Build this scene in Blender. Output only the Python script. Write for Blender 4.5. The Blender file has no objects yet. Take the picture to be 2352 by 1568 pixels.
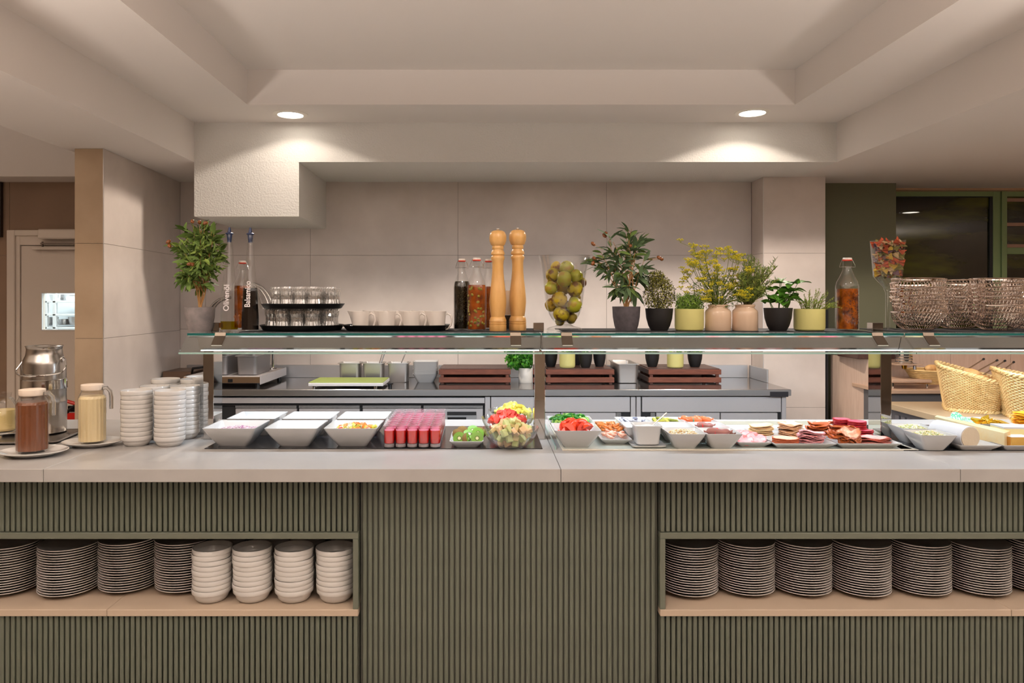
import bpy, bmesh, math, random
from math import pi, sin, cos, sqrt, radians, atan2, ceil
from mathutils import Vector, Matrix, Euler
random.seed(7)
S = bpy.context.scene
COL = S.collection
# ---------------------------------------------------------------- camera
EZ, F, CX, CY = 1.44, 1700.0, 1117.0, 690.0       # eye height, focal length in pixels, vanishing point
def X(px, Y): return (px - CX) * Y / F
def Z(py, Y): return EZ - (py - CY) * Y / F
def YD(py, z=0.9): return (EZ - z) * F / (py - CY)  # depth at which height z is seen on row py
cam = bpy.data.cameras.new('camera'); camo = bpy.data.objects.new('camera', cam); COL.objects.link(camo)
cam.sensor_width = 36; cam.lens = F / 2352 * 36
cam.shift_x = (1176 - CX) / 2352; cam.shift_y = -(784 - CY) / 2352
camo.location = (0, 0, EZ); camo.rotation_euler = (pi / 2, 0, 0); cam.clip_start = 0.05
S.camera = camo
# ---------------------------------------------------------------- view, world
S.view_settings.view_transform = 'Standard'; S.view_settings.look = 'None'
S.view_settings.gamma = 1; S.view_settings.exposure = 0.35; S.view_settings.use_curve_mapping = False
cy = S.cycles
cy.max_bounces = 9; cy.diffuse_bounces = 4; cy.glossy_bounces = 5; cy.transmission_bounces = 7
cy.transparent_max_bounces = 24; cy.caustics_reflective = False; cy.caustics_refractive = False
cy.use_adaptive_sampling = True; cy.adaptive_threshold = 0.02; cy.sample_clamp_indirect = 4.0
cy.use_denoising = True
W = bpy.data.worlds.new('world'); S.world = W; W.use_nodes = True
W.node_tree.nodes['Background'].inputs[0].default_value = (0.020, 0.024, 0.010, 1)   # night garden outside the windows
W.node_tree.nodes['Background'].inputs[1].default_value = 0.6
# ---------------------------------------------------------------- lights
WARM = (1.0, 0.89, 0.78); SOFT = (1.0, 0.93, 0.87); WARMER = (1.0, 0.76, 0.50); COOL = (0.72, 0.86, 1.0)
def spot(x, y, z, watt, col=WARM, ang=150, blend=0.25, r=0.07):
    l = bpy.data.lights.new('downlight_bulb', 'SPOT'); l.energy = watt; l.color = col
    l.spot_size = radians(ang); l.spot_blend = blend; l.shadow_soft_size = r
    o = bpy.data.objects.new('downlight_bulb', l); COL.objects.link(o); o.location = (x, y, z); return o
def area(x, y, z, sx, sy, watt, col, rx=0, ry=0):
    l = bpy.data.lights.new('strip_light', 'AREA'); l.shape = 'RECTANGLE'; l.size = sx; l.size_y = sy
    l.energy = watt; l.color = col
    o = bpy.data.objects.new('strip_light', l); COL.objects.link(o); o.location = (x, y, z); o.rotation_euler = (rx, ry, 0); return o
# lamps: (x, y, ceiling height, watt, colour)
def soften(l, sm):                        # light falloff that is gentler close to the lamp, like a frosted reflector
    l.use_nodes = True; nt = l.node_tree; e = nt.nodes['Emission']; f = nt.nodes.new('ShaderNodeLightFalloff')
    f.inputs['Strength'].default_value = 1.0; f.inputs['Smooth'].default_value = sm; nt.links.new(f.outputs['Quadratic'], e.inputs['Strength'])
LAMPS = [(-1.129, 4.266, 2.514, 135, WARM), (1.519, 4.226, 2.514, 185, WARM),
         (-1.5, 1.50, 2.514, 28, WARM), (0.2, 1.3, 2.705, 27, WARM), (1.9, 1.50, 2.514, 27, WARM),
         (-1.5, -0.9, 2.514, 14, WARM), (0.2, -1.2, 2.705, 14, WARM), (1.9, -0.9, 2.514, 14, WARM),  # unseen extra row behind the camera, added to brighten the room
         (-3.2, 2.0, 2.60, 50, WARMER), (-3.0, 3.9, 2.60, 4, WARMER), (4.0, 4.2, 2.275, 14, WARM), (3.7, 1.2, 2.275, 24, WARM)]
for i, (x, y, z, w, c) in enumerate(LAMPS):
    o = spot(x, y, z - 0.012, w, c, 138 if i < 2 else 150, 0.12 if i < 2 else 0.3, 0.05)
    if i < 2: soften(o.data, 2.2)
# unseen bowl uplighters, added around the camera to brighten ceiling and walls
ADDED_UPLIGHTS = [(-2.0, 0.9, 1.80, 160, SOFT), (0.3, 0.1, 1.95, 165, SOFT), (2.4, 0.9, 1.80, 160, SOFT), (-4.4, 2.0, 1.72, 60, WARM), (4.6, 2.0, 1.72, 60, SOFT), (0.3, -2.2, 1.8, 100, SOFT)]
for (x, y, z, w, c) in ADDED_UPLIGHTS:
    o = spot(x, y, z, w, c, 172, 0.4, 0.14); o.rotation_euler = (pi, 0, 0); o.data.name = o.name = 'added_uplight'
# cool strips under the sneeze guard, one per unit
for (x0, x1) in ((-1.08, 0.19), (0.25, 1.50), (1.62, 2.6)):
    soften(area((x0 + x1) / 2, 2.845, 1.238, x1 - x0, 0.022, 5.6 * (x1 - x0), COOL).data, 0.16)
    area((x0 + x1) / 2, 3.205, 1.296, x1 - x0, 0.020, 8.5 * (x1 - x0), COOL, rx=radians(38))
# ---------------------------------------------------------------- materials
def lin(c):
    return tuple(((v / 255) / 12.92 if v / 255 <= 0.04045 else ((v / 255 + 0.055) / 1.055) ** 2.4) for v in c)
MATS = {}
def mat(name, col, rough=0.5, metal=0.0, noise=None, bump=None, trans=0.0, ior=1.45, sss=0.0, emit=None, coat=0.0, col2=None, wave=None, spec=0.5):
    """noise=(scale, col2, lo, hi) mottles the base colour; bump=(scale, strength, distance)"""
    if name in MATS: return MATS[name]
    m = bpy.data.materials.new(name); m.use_nodes = True; MATS[name] = m
    nt = m.node_tree; b = nt.nodes['Principled BSDF']
    b.inputs['Base Color'].default_value = (*lin(col), 1); b.inputs['Roughness'].default_value = rough
    b.inputs['Metallic'].default_value = metal; b.inputs['IOR'].default_value = ior
    b.inputs['Transmission Weight'].default_value = trans; b.inputs['Coat Weight'].default_value = coat
    b.inputs['Specular IOR Level'].default_value = spec
    if sss: b.inputs['Subsurface Weight'].default_value = sss; b.inputs['Subsurface Radius'].default_value = (0.01, 0.006, 0.003)
    if emit:
        b.inputs['Emission Color'].default_value = (*emit[0], 1); b.inputs['Emission Strength'].default_value = emit[1]
    tc = nt.nodes.new('ShaderNodeTexCoord')
    if noise:
        mp = nt.nodes.new('ShaderNodeMapping'); nt.links.new(tc.outputs['Object'], mp.inputs[0])
        if len(noise) > 4: mp.inputs['Scale'].default_value = noise[4]
        n = nt.nodes.new('ShaderNodeTexNoise'); n.inputs['Scale'].default_value = noise[0]; n.inputs['Detail'].default_value = 5
        nt.links.new(mp.outputs[0], n.inputs['Vector'])
        r = nt.nodes.new('ShaderNodeValToRGB'); r.color_ramp.elements[0].position = noise[2]; r.color_ramp.elements[1].position = noise[3]
        r.color_ramp.elements[0].color = (*lin(col), 1); r.color_ramp.elements[1].color = (*lin(noise[1]), 1)
        nt.links.new(n.outputs['Fac'], r.inputs[0]); nt.links.new(r.outputs[0], b.inputs['Base Color'])
    if bump:
        n = nt.nodes.new('ShaderNodeTexNoise'); n.inputs['Scale'].default_value = bump[0]; n.inputs['Detail'].default_value = 3
        nt.links.new(tc.outputs['Object'], n.inputs['Vector'])
        if len(bump) > 3:
            mp = nt.nodes.new('ShaderNodeMapping'); mp.inputs['Scale'].default_value = bump[3]
            nt.links.new(tc.outputs['Object'], mp.inputs[0]); nt.links.new(mp.outputs[0], n.inputs['Vector'])
        bp = nt.nodes.new('ShaderNodeBump'); bp.inputs['Strength'].default_value = bump[1]; bp.inputs['Distance'].default_value = bump[2]
        nt.links.new(n.outputs['Fac'], bp.inputs['Height']); nt.links.new(bp.outputs[0], b.inputs['Normal'])
    return m
def thin_glass(name, tint=(1, 1, 1), ior=1.5, rough=0.0, refl=(1, 1, 1), bump=None, boost=1.0):
    if name in MATS: return MATS[name]
    m = bpy.data.materials.new(name); m.use_nodes = True; MATS[name] = m; nt = m.node_tree
    for n in list(nt.nodes): nt.nodes.remove(n)
    o = nt.nodes.new('ShaderNodeOutputMaterial'); mx = nt.nodes.new('ShaderNodeMixShader')
    t = nt.nodes.new('ShaderNodeBsdfTransparent'); g = nt.nodes.new('ShaderNodeBsdfGlossy'); lw = nt.nodes.new('ShaderNodeLayerWeight')
    t.inputs[0].default_value = (*tint, 1); g.inputs[0].default_value = (*refl, 1); g.inputs['Roughness'].default_value = rough
    f0 = ((ior - 1) / (ior + 1)) ** 2 * boost
    p = nt.nodes.new('ShaderNodeMath'); p.operation = 'POWER'; p.inputs[1].default_value = 5; nt.links.new(lw.outputs['Facing'], p.inputs[0])
    mm = nt.nodes.new('ShaderNodeMath'); mm.operation = 'MULTIPLY_ADD'; mm.inputs[1].default_value = 1 - f0; mm.inputs[2].default_value = f0; mm.use_clamp = True
    nt.links.new(p.outputs[0], mm.inputs[0]); nt.links.new(mm.outputs[0], mx.inputs[0])
    nt.links.new(t.outputs[0], mx.inputs[1]); nt.links.new(g.outputs[0], mx.inputs[2]); nt.links.new(mx.outputs[0], o.inputs[0])
    if bump:
        tc = nt.nodes.new('ShaderNodeTexCoord'); n = nt.nodes.new('ShaderNodeTexNoise'); n.inputs['Scale'].default_value = bump[0]
        nt.links.new(tc.outputs['Object'], n.inputs['Vector'])
        bp = nt.nodes.new('ShaderNodeBump'); bp.inputs['Strength'].default_value = bump[1]; bp.inputs['Distance'].default_value = bump[2]
        nt.links.new(n.outputs['Fac'], bp.inputs['Height']); nt.links.new(bp.outputs[0], g.inputs['Normal']); nt.links.new(bp.outputs[0], lw.inputs['Normal'])
    return m
PLASTER = mat('plaster', (222, 213, 206), 0.9)
ROUGHCAST = mat('roughcast plaster', (220, 215, 208), 0.95, bump=(95, 0.55, 0.006))
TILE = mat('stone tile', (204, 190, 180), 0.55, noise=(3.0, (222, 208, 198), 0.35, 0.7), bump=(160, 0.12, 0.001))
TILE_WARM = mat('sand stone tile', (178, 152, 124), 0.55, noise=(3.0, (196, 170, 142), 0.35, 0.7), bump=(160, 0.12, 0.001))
GROUT = mat('grout', (146, 132, 122), 0.9)
GREENWALL = mat('olive wall paint', (112, 110, 86), 0.8)
FLOORM = mat('floor tile', (200, 194, 188), 0.5, noise=(2, (210, 204, 198), 0.3, 0.7))
STONE = mat('counter stone', (154, 149, 145), 0.34, noise=(7, (163, 158, 154), 0.3, 0.75))
SHELFST = mat('niche shelf stone', (176, 156, 136), 0.45)
SLAT = mat('sage lacquer', (86, 89, 77), 0.45, noise=(9, (92, 95, 82), 0.35, 0.65))
SLATB = mat('sage lacquer frame', (93, 95, 82), 0.4)
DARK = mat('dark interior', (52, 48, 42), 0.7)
CHINA = mat('white china', (200, 195, 190), 0.12, coat=0.3)
CHINAG = mat('grey white china', (206, 199, 196), 0.2)
MELAM = mat('white porcelain dish', (194, 192, 190), 0.15, coat=0.3)
STEEL = mat('brushed steel', (206, 204, 204), 0.26, 0.85, bump=(30, 0.05, 0.001, (1, 60, 60)))
STEELD = mat('brushed steel front', (206, 199, 197), 0.38, 0.5, bump=(24, 0.04, 0.001, (1, 40, 40)))
CHROME = mat('chrome', (222, 220, 218), 0.04, 1.0)
CANST = mat('satin steel', (186, 180, 174), 0.24, 1.0, bump=(60, 0.04, 0.001, (1, 1, 8)))
BLACK = mat('black plastic', (20, 19, 20), 0.35)
BLACKM = mat('matte black', (26, 23, 23), 0.6)
SLATE = mat('black stone slab', (34, 33, 35), 0.16, noise=(30, (60, 60, 64), 0.5, 0.8), bump=(30, 0.15, 0.001))
MAT_ = mat('black rubber mat', (30, 28, 32), 0.75)
GLASS = thin_glass('pane glass', (0.95, 0.98, 0.965))
GLASSE = mat('glass edge', (30, 92, 88), 0.08, coat=0.5)
GLASSE2 = mat('pale glass edge', (150, 180, 172), 0.08, coat=0.5)
CLEAR = thin_glass('clear glass', (0.955, 0.955, 0.95), boost=1.5)
CRYST = thin_glass('pressed crystal', (0.92, 0.91, 0.90), 1.5, .10, boost=8)
def sparkle(m):                             # mottled white mixed into the glass colour imitates its sparkle
    nt = m.node_tree; o = [n for n in nt.nodes if n.type == 'OUTPUT_MATERIAL'][0]; src = o.inputs[0].links[0].from_socket
    d = nt.nodes.new('ShaderNodeBsdfTranslucent'); d.inputs[0].default_value = (.9, .88, .86, 1); e = nt.nodes.new('ShaderNodeBsdfDiffuse'); e.inputs[0].default_value = (.9, .88, .86, 1)
    a = nt.nodes.new('ShaderNodeMixShader'); a.inputs[0].default_value = .5; nt.links.new(d.outputs[0], a.inputs[1]); nt.links.new(e.outputs[0], a.inputs[2])
    n = nt.nodes.new('ShaderNodeTexNoise'); n.inputs['Scale'].default_value = 90; n.inputs['Detail'].default_value = 4; tc = nt.nodes.new('ShaderNodeTexCoord'); nt.links.new(tc.outputs['Object'], n.inputs['Vector'])
    r = nt.nodes.new('ShaderNodeMapRange'); r.inputs[1].default_value = .35; r.inputs[2].default_value = .70; r.inputs[3].default_value = .12; r.inputs[4].default_value = .34; nt.links.new(n.outputs['Fac'], r.inputs[0])
    x = nt.nodes.new('ShaderNodeMixShader'); nt.links.new(r.outputs[0], x.inputs[0]); nt.links.new(src, x.inputs[1]); nt.links.new(a.outputs[0], x.inputs[2]); nt.links.new(x.outputs[0], o.inputs[0])
sparkle(CRYST)
LEATHER = None
def wood(name, c1, c2, rough=0.4, sc=(1, 14, 14), coat=0.2):
    return mat(name, c1, rough, noise=(6, c2, 0.3, 0.7, sc), coat=coat)
MILLW = wood('beech wood', (228, 178, 112), (212, 160, 92), 0.3, (9, 9, 1.5))
CRATEW = wood('acacia wood', (128, 72, 50), (100, 52, 36), 0.5, (2, 14, 14))
CRATED = wood('dark acacia wood', (84, 54, 44), (70, 42, 34), 0.55, (14, 2, 14))
PINKW = wood('pale wood veneer', (206, 178, 158), (194, 164, 144), 0.5, (10, 10, 1.2), 0)
OAKT = mat('tan worktop', (168, 142, 110), 0.4)
WICKER = mat('wicker', (224, 188, 128), 0.55, noise=(30, (206, 166, 104), 0.35, 0.65))
FIRE = mat('lamp glow', (255, 250, 240), 0.5, emit=((1.0, 0.93, 0.82), 14))
# ---------------------------------------------------------------- mesh builder
class MB:
    def __init__(s): s.v = []; s.f = []; s.m = []; s.sm = []
    def add(s, vs, fs, mi=0, smooth=False):
        b = len(s.v); s.v += [tuple(v) for v in vs]
        for f in fs: s.f.append(tuple(b + i for i in f)); s.m.append(mi); s.sm.append(smooth)
        return s
    def box(s, x0, x1, y0, y1, z0, z1, mi=0, b=0.0):
        if b <= 0:
            vs = [(x, y, z) for z in (z0, z1) for y in (y0, y1) for x in (x0, x1)]
            return s.add(vs, [(0, 2, 3, 1), (4, 5, 7, 6), (0, 1, 5, 4), (2, 6, 7, 3), (0, 4, 6, 2), (1, 3, 7, 5)], mi)
        vs = []; ix = {}
        lo = (x0, y0, z0); hi = (x1, y1, z1)
        for sx in (0, 1):
            for sy in (0, 1):
                for sz in (0, 1):
                    c = [(hi if q else lo)[k] for k, q in enumerate((sx, sy, sz))]
                    d = [(-b if q else b) for q in (sx, sy, sz)]
                    for a in range(3):
                        p = [c[k] + (0 if k == a else d[k]) for k in range(3)]
                        ix[(sx, sy, sz, a)] = len(vs); vs.append(p)
        fs = []
        for a in range(3):
            for q in (0, 1):
                k1, k2 = [k for k in range(3) if k != a]
                f = []
                for (u, w) in ((0, 0), (1, 0), (1, 1), (0, 1)):
                    c = [0, 0, 0]; c[a] = q; c[k1] = u; c[k2] = w; f.append(ix[(*c, a)])
                fs.append(f)
        for a in range(3):           # edges along axis a
            k1, k2 = [k for k in range(3) if k != a]
            for u in (0, 1):
                for w in (0, 1):
                    c0 = [0, 0, 0]; c0[k1] = u; c0[k2] = w; c1 = list(c0); c1[a] = 1
                    fs.append([ix[(*c0, k1)], ix[(*c1, k1)], ix[(*c1, k2)], ix[(*c0, k2)]])
        for sx in (0, 1):
            for sy in (0, 1):
                for sz in (0, 1): fs.append([ix[(sx, sy, sz, a)] for a in range(3)])
        s.add(vs, fs, mi); s.fix = True; return s
    def loft(s, loops, mi=0, cap0=True, cap1=True, smooth=True, closed=True):
        n = len(loops[0]); vs = [p for l in loops for p in l]; fs = []
        for k in range(len(loops) - 1):
            for i in range(n if closed else n - 1):
                j = (i + 1) % n; fs.append((k * n + i, k * n + j, (k + 1) * n + j, (k + 1) * n + i))
        s.add(vs, fs, mi, smooth)
        b = len(s.v) - len(vs)
        if cap0: s.f.append(tuple(b + i for i in range(n - 1, -1, -1))); s.m.append(mi); s.sm.append(False)
        if cap1: s.f.append(tuple(b + (len(loops) - 1) * n + i for i in range(n))); s.m.append(mi); s.sm.append(False)
        return s
    def lathe(s, prof, seg=24, cx=0, cy=0, mi=0, smooth=True, cap0=False, cap1=False, z0=0, wob=None):
        loops = []
        for (r, z) in prof:
            r = max(r, 1e-5)
            loops.append([(cx + r * (1 + (wob(k, z) if wob else 0)) * cos(2 * pi * k / seg), cy + r * (1 + (wob(k, z) if wob else 0)) * sin(2 * pi * k / seg), z0 + z) for k in range(seg)])
        return s.loft(loops, mi, cap0, cap1, smooth)
    def rrect(s, specs, cx=0, cy=0, mi=0, n=3, cap0=False, cap1=False, smooth=True):
        """specs: list of (half_x, half_y, corner_r, z)"""
        return s.loft([rloop(cx, cy, *q, n) for q in specs], mi, cap0, cap1, smooth)
    def tube(s, pts, r, seg=6, mi=0, caps=True, closed=False):
        pts = [Vector(p) for p in pts]; n = len(pts); loops = []
        rr = r if hasattr(r, '__len__') else [r] * n
        up = Vector((0.013, 0.027, 1)).normalized(); prev = None
        for i, p in enumerate(pts):
            if closed: t = (pts[(i + 1) % n] - pts[i - 1])
            else: t = (pts[min(i + 1, n - 1)] - pts[max(i - 1, 0)])
            t = t.normalized() if t.length > 1e-9 else Vector((0, 0, 1))
            if prev is None:
                a = t.cross(up); a = a.normalized() if a.length > 1e-4 else t.cross(Vector((1, 0, 0))).normalized()
            else:
                a = (prev - t * prev.dot(t)); a = a.normalized() if a.length > 1e-6 else t.orthogonal().normalized()
            prev = a; b = t.cross(a)
            loops.append([tuple(p + (a * cos(2 * pi * k / seg) + b * sin(2 * pi * k / seg)) * rr[i]) for k in range(seg)])
        if closed: loops.append(loops[0]); caps = False
        return s.loft(loops, mi, caps, caps, True)
    def blob(s, c, rx, ry, rz, seg=10, rings=7, mi=0, jit=0.0, rot=None, rnd=random):
        loops = []
        for i in range(rings + 1):
            th = pi * i / rings; l = []
            for k in range(seg):
                a = 2 * pi * k / seg; j = 1 + (rnd.uniform(-jit, jit) if 0 < i < rings else 0)
                p = Vector((rx * sin(th) * cos(a) * j, ry * sin(th) * sin(a) * j, -rz * cos(th)))
                if rot: p = rot @ p
                l.append((c[0] + p.x, c[1] + p.y, c[2] + p.z))
            loops.append(l)
        return s.loft(loops, mi, False, False, True)
    def prism(s, poly, z0, z1, mi=0):
        n = len(poly); vs = [(x, y, z0) for x, y in poly] + [(x, y, z1) for x, y in poly]
        fs = [tuple(range(n - 1, -1, -1)), tuple(range(n, 2 * n))] + [(i, (i + 1) % n, n + (i + 1) % n, n + i) for i in range(n)]
        return s.add(vs, fs, mi)
    def xform(s, M):
        s.v = [tuple(M @ Vector(p)) for p in s.v]; return s
    def mesh(s, name, mats):
        me = bpy.data.meshes.new(name); me.from_pydata(s.v, [], s.f)
        for m in (mats if isinstance(mats, (list, tuple)) else [mats]): me.materials.append(m)
        me.polygons.foreach_set('material_index', s.m); me.polygons.foreach_set('use_smooth', s.sm)
        if getattr(s, 'fix', False) or getattr(s, 'weld', False):
            bm = bmesh.new(); bm.from_mesh(me)
            if getattr(s, 'weld', False): bmesh.ops.remove_doubles(bm, verts=bm.verts, dist=1e-5)
            bmesh.ops.recalc_face_normals(bm, faces=bm.faces); bm.to_mesh(me); bm.free()
        me.update()
        if any(s.sm): me.set_sharp_from_angle(angle=radians(38))
        return me
def rloop(cx, cy, hx, hy, r, z, n=3):
    r = max(min(r, hx, hy), 1e-5); l = []
    for q, (sx, sy) in enumerate(((1, 1), (-1, 1), (-1, -1), (1, -1))):
        for k in range(n + 1):
            a = pi / 2 * (q + k / n); l.append((cx + sx * (hx - r) + r * cos(a), cy + sy * (hy - r) + r * sin(a), z))
    return l
# ---------------------------------------------------------------- objects
def tag(o, label=None, cat=None, group=None, kind=None):
    if label: o['label'] = label
    if cat: o['category'] = cat
    if group: o['group'] = group
    if kind: o['kind'] = kind
    return o
def link(name, data, parent=None, loc=None, rot=None):
    o = bpy.data.objects.new(name, data); COL.objects.link(o)
    if parent is not None: o.parent = parent
    if loc is not None: o.location = loc
    if rot is not None: o.rotation_euler = rot
    return o
def T(name, label, cat, loc=(0, 0, 0), group=None, rz=0):
    return tag(link(name, None, None, loc, (0, 0, rz)), label, cat, group)
def part(root, name, mb, mats=None, loc=None, rot=None, label=None, kind=None):
    me = mb.mesh(name, mats) if isinstance(mb, MB) else mb
    o = link(name, me, root, loc, rot)
    if label: o['label'] = label
    if kind: o['kind'] = kind
    return o
def one(name, label, cat, mb, mats=None, loc=(0, 0, 0), group=None, rot=None, kind=None):
    me = mb.mesh(name, mats) if isinstance(mb, MB) else mb
    return tag(link(name, me, None, loc, rot), label, cat, group, kind)
KIDS = {}
def dup(root, loc=None, rot=None, label=None, group=None, parent=None):
    def rec(o, par):
        c = o.copy(); COL.objects.link(c)
        if par is not None: c.parent = par
        for k in o.children: rec(k, c)
        return c
    r = rec(root, None)
    if loc is not None: r.location = loc
    if rot is not None: r.rotation_euler = rot if hasattr(rot, '__len__') else (0, 0, rot)
    if label: r['label'] = label
    if group: r['group'] = group
    return r
def struct(name, mb, mats, parent=None):
    o = link(name, mb.mesh(name, mats) if isinstance(mb, MB) else mb, parent)
    if parent is None: o['kind'] = 'structure'
    return o
ORD = ['first', 'second', 'third', 'fourth', 'fifth', 'sixth', 'seventh', 'eighth', 'ninth', 'tenth', 'eleventh', 'twelfth',
       'thirteenth', 'fourteenth', 'fifteenth', 'sixteenth', 'seventeenth', 'eighteenth', 'nineteenth', 'twentieth', 'twenty-first']
def from_top(k, n): return 'topmost' if k == n - 1 else (ORD[n - 1 - k] + ' from top')
# ================================================================ room shell
ZL, ZR, ZC = 2.275, 2.514, 2.705         # soffit, ring and coffer heights
BW = 5.22                                 # back wall
m = MB(); m.box(-6, 6, -5, 6.2, -0.05, 0); struct('floor', m, FLOORM)
# ceiling: coffer top, ring, lowered soffits, left bay, each a slab
cl = MB(); cl.box(-1.31, 1.692, -3.2, 4.057, ZC, ZC + 0.05); ceil_ = struct('ceiling', cl, PLASTER)
m = MB()                                  # ring at mid height around the coffer with the coffer's sides
m.box(-1.762, -1.31, -5, 4.464, ZR, ZC + 0.05); m.box(1.692, 2.114, -5, 4.464, ZR, ZC + 0.05)
m.box(-1.31, 1.692, 4.057, 4.464, ZR, ZC + 0.05); m.box(-1.31, 1.692, -5, -3.2, ZR, ZC + 0.05)
struct('trim_1', m, PLASTER)
m = MB(); m.box(-2.32, -1.762, -5, BW + 0.02, ZL, ZC + 0.05); struct('trim_2', m, PLASTER)          # left beam
m = MB(); m.box(2.114, 6, -5, 6.2, ZL, ZC + 0.05); struct('trim_3', m, PLASTER)                        # right lowered ceiling
m = MB(); m.box(-1.762, 2.114, 4.464, BW + 0.05, ZL, ZC + 0.05)
struct('trim_4', m, ROUGHCAST)                                                                   # soffit above the worktop
m = MB(); m.box(-1.762, -1.130, 4.4645, BW, 1.947, ZL - 0.0005); struct('trim_5', m, ROUGHCAST)                # dropped block
m = MB(); m.box(-6, -2.32, -5, 4.98, 2.62, 2.70); m.box(-6, -2.32, 4.98, BW + 0.1, ZL, 2.70); struct('trim_6', m, PLASTER)
# walls behind the camera and at the sides
m = MB(); m.box(-6, 6, -5.1, -5, 0, 2.75); struct('wall_front', m, mat('dining wall', (190, 172, 154), 0.8))
m = MB(); m.box(-6.1, -6, -5, 6.2, 0, 2.75); struct('wall_left', m, mat('dining wall', (190, 172, 154), 0.8))
m = MB(); m.box(6, 6.1, -5, 6.2, 0, 2.75); struct('wall_right', m, mat('dining wall', (190, 172, 154), 0.8))
# tiled walls, each tile a piece of its own
ROWZ = [0, 0.199, 0.719, 1.239, 1.759, 2.285]
def tile(parent, axis, c, a0, a1, z0, z1, mt, out):
    g = 0.0012; t = MB(); a0 += g; a1 -= g; z0 += g; z1 -= g
    if axis == 'y': t.box(a0, a1, *sorted((c, c + out)), z0, z1)
    else: t.box(*sorted((c, c + out)), a0, a1, z0, z1)
    part(parent, 'tile', t, mt)
def tiled_y(name, x0, x1, y, joints, mt, zs=ROWZ, hole=None):
    m = MB(); m.box(x0, x1, y + 0.004, y + 0.05, 0, zs[-1]) if hole is None else None
    if hole:
        hx0, hx1, hz = hole; m.box(x0, hx0, y + .004, y + .05, 0, zs[-1]); m.box(hx1, x1, y + .004, y + .05, 0, zs[-1]); m.box(hx0, hx1, y + .004, y + .05, hz, zs[-1])
    w = struct(name, m, GROUT)
    js = [x0] + [j for j in joints if x0 < j < x1] + [x1]
    for a, b in zip(js, js[1:]):
        for z0, z1 in zip(zs, zs[1:]):
            if hole:
                hx0, hx1, hz = hole
                if a >= hx0 - 1e-6 and b <= hx1 + 1e-6:
                    if z1 <= hz: continue
                    z0 = max(z0, hz)
            tile(w, 'y', y + 0.004, a, b, z0, z1, mt, -0.004)
    return w
XB = lambda px: X(px, BW)
tiled_y('wall_back', -2.159, 1.87, BW, [XB(472), XB(713), XB(1052), XB(1393)], TILE)
tiled_y('wall_back.001', -6, -2.16, BW, [-5.4, -4.36, XB(22) - 0.0, XB(22) + 1.02], mat('brown stone tile', (138, 112, 92), 0.6, noise=(3, (150, 122, 100), 0.35, 0.7)), hole=(XB(22), XB(22) + 1.02, Z(529, BW)))
# left pier: narrow front face and long side face
pr = MB(); pr.prism([(-2.259, 4.071), (-2.107, 4.071), (-2.163, BW), (-2.259, BW)], 0, ZL)
pier = struct('wall_pier', pr, GROUT)
zs = [0, 0.199, 0.719, 1.232, 1.754, ZL]
for z0, z1 in zip(zs, zs[1:]):
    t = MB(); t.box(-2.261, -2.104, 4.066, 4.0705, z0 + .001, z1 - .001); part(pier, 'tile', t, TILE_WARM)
ym = BW - .001
for z0, z1 in zip(zs, zs[1:]):
    for (a, b) in ((4.071, ym),):
        xa, xb = -2.103 - 0.0487 * (a - 4.071), -2.103 - 0.0487 * (b - 4.071)
        t = MB(); t.prism([(xa - .0035, a), (xa, a), (xb, b - .001), (xb - .0035, b - .001)], z0 + .001, z1 - .001); part(pier, 'tile', t, TILE)
t = MB(); t.box(-2.1055, -2.1015, 4.064, 4.068, 0, ZL - .001); part(pier, 'edge_trim', t, mat('alu trim', (214, 208, 202), .3, 0.6))
t = MB(); t.box(-2.160, -2.156, 5.150, 5.154, 0, ZL - .001); part(pier, 'edge_trim', t, mat('alu trim', (214, 208, 202), .3, 0.6))
# right pier
m = MB(); m.box(1.874, 2.287, 5.002, 5.3, 0, ZL); rp = struct('wall_pier.001', m, GROUT)
for z0, z1 in zip(zs, zs[1:]):
    z0 = 1.76 if abs(z0 - 1.754) < .001 else z0; z1 = 1.76 if abs(z1 - 1.754) < .001 else z1
    t = MB(); t.box(1.872, 2.289, 4.998, 5.0015, z0 + .001, z1 - .001); part(rp, 'tile', t, TILE)
    t = MB(); t.box(1.870, 1.8735, 5.0, BW - .005, z0 + .001, z1 - .001); part(rp, 'tile', t, TILE)
t = MB(); t.box(1.868, 1.872, 4.996, 5.0, 0, ZL - .001); part(rp, 'edge_trim', t, mat('alu trim', (214, 208, 202), .3, 0.6))
m = MB(); m.box(2.25, 2.915, 5.265, 5.65, 0, ZL); struct('wall_green', m, GREENWALL)
# window wall on the right: green frames, dark panes
WY = 5.60
GF = mat('green window frame', (132, 150, 100), 0.4); GF2 = mat('dark window seal', (30, 32, 30), 0.4)
NIGHT = mat('night glass', (24, 22, 8), 0.015, noise=(2.2, (104, 104, 20), 0.42, 0.75, (0.6, 1, 2.6)), spec=0.8)  # opaque panes with the olive glow of the night painted in
xw = lambda px: X(px, WY); zw = lambda py: Z(py, WY)
m = MB(); m.box(2.915, 6, WY, WY + .1, 0, 1.0); m.box(2.915, 6, 5.50, WY + .1, Z(436.5, 5.50), ZL); struct('wall_window', m, mat('pale wood lintel', (186, 150, 118), 0.5))
w1 = MB(); w1.box(2.9, xw(2275), WY - .03, WY, zw(452), zw(437), b=.002); w1.box(xw(2275), xw(2292), WY - .03, WY, 1.0, zw(437), b=.002)
win = struct('window_1', w1, GF)
part(win, 'seal', MB().box(xw(2268), xw(2275), WY - .025, WY - .003, 1.0, zw(452)), GF2); part(win, 'seal', MB().box(2.915, xw(2275), WY - .022, WY - .003, zw(454), zw(452)), GF2)
part(win, 'pane', MB().box(2.915, xw(2268), WY - .012, WY - .006, 1.0, zw(454)), NIGHT)
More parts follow.
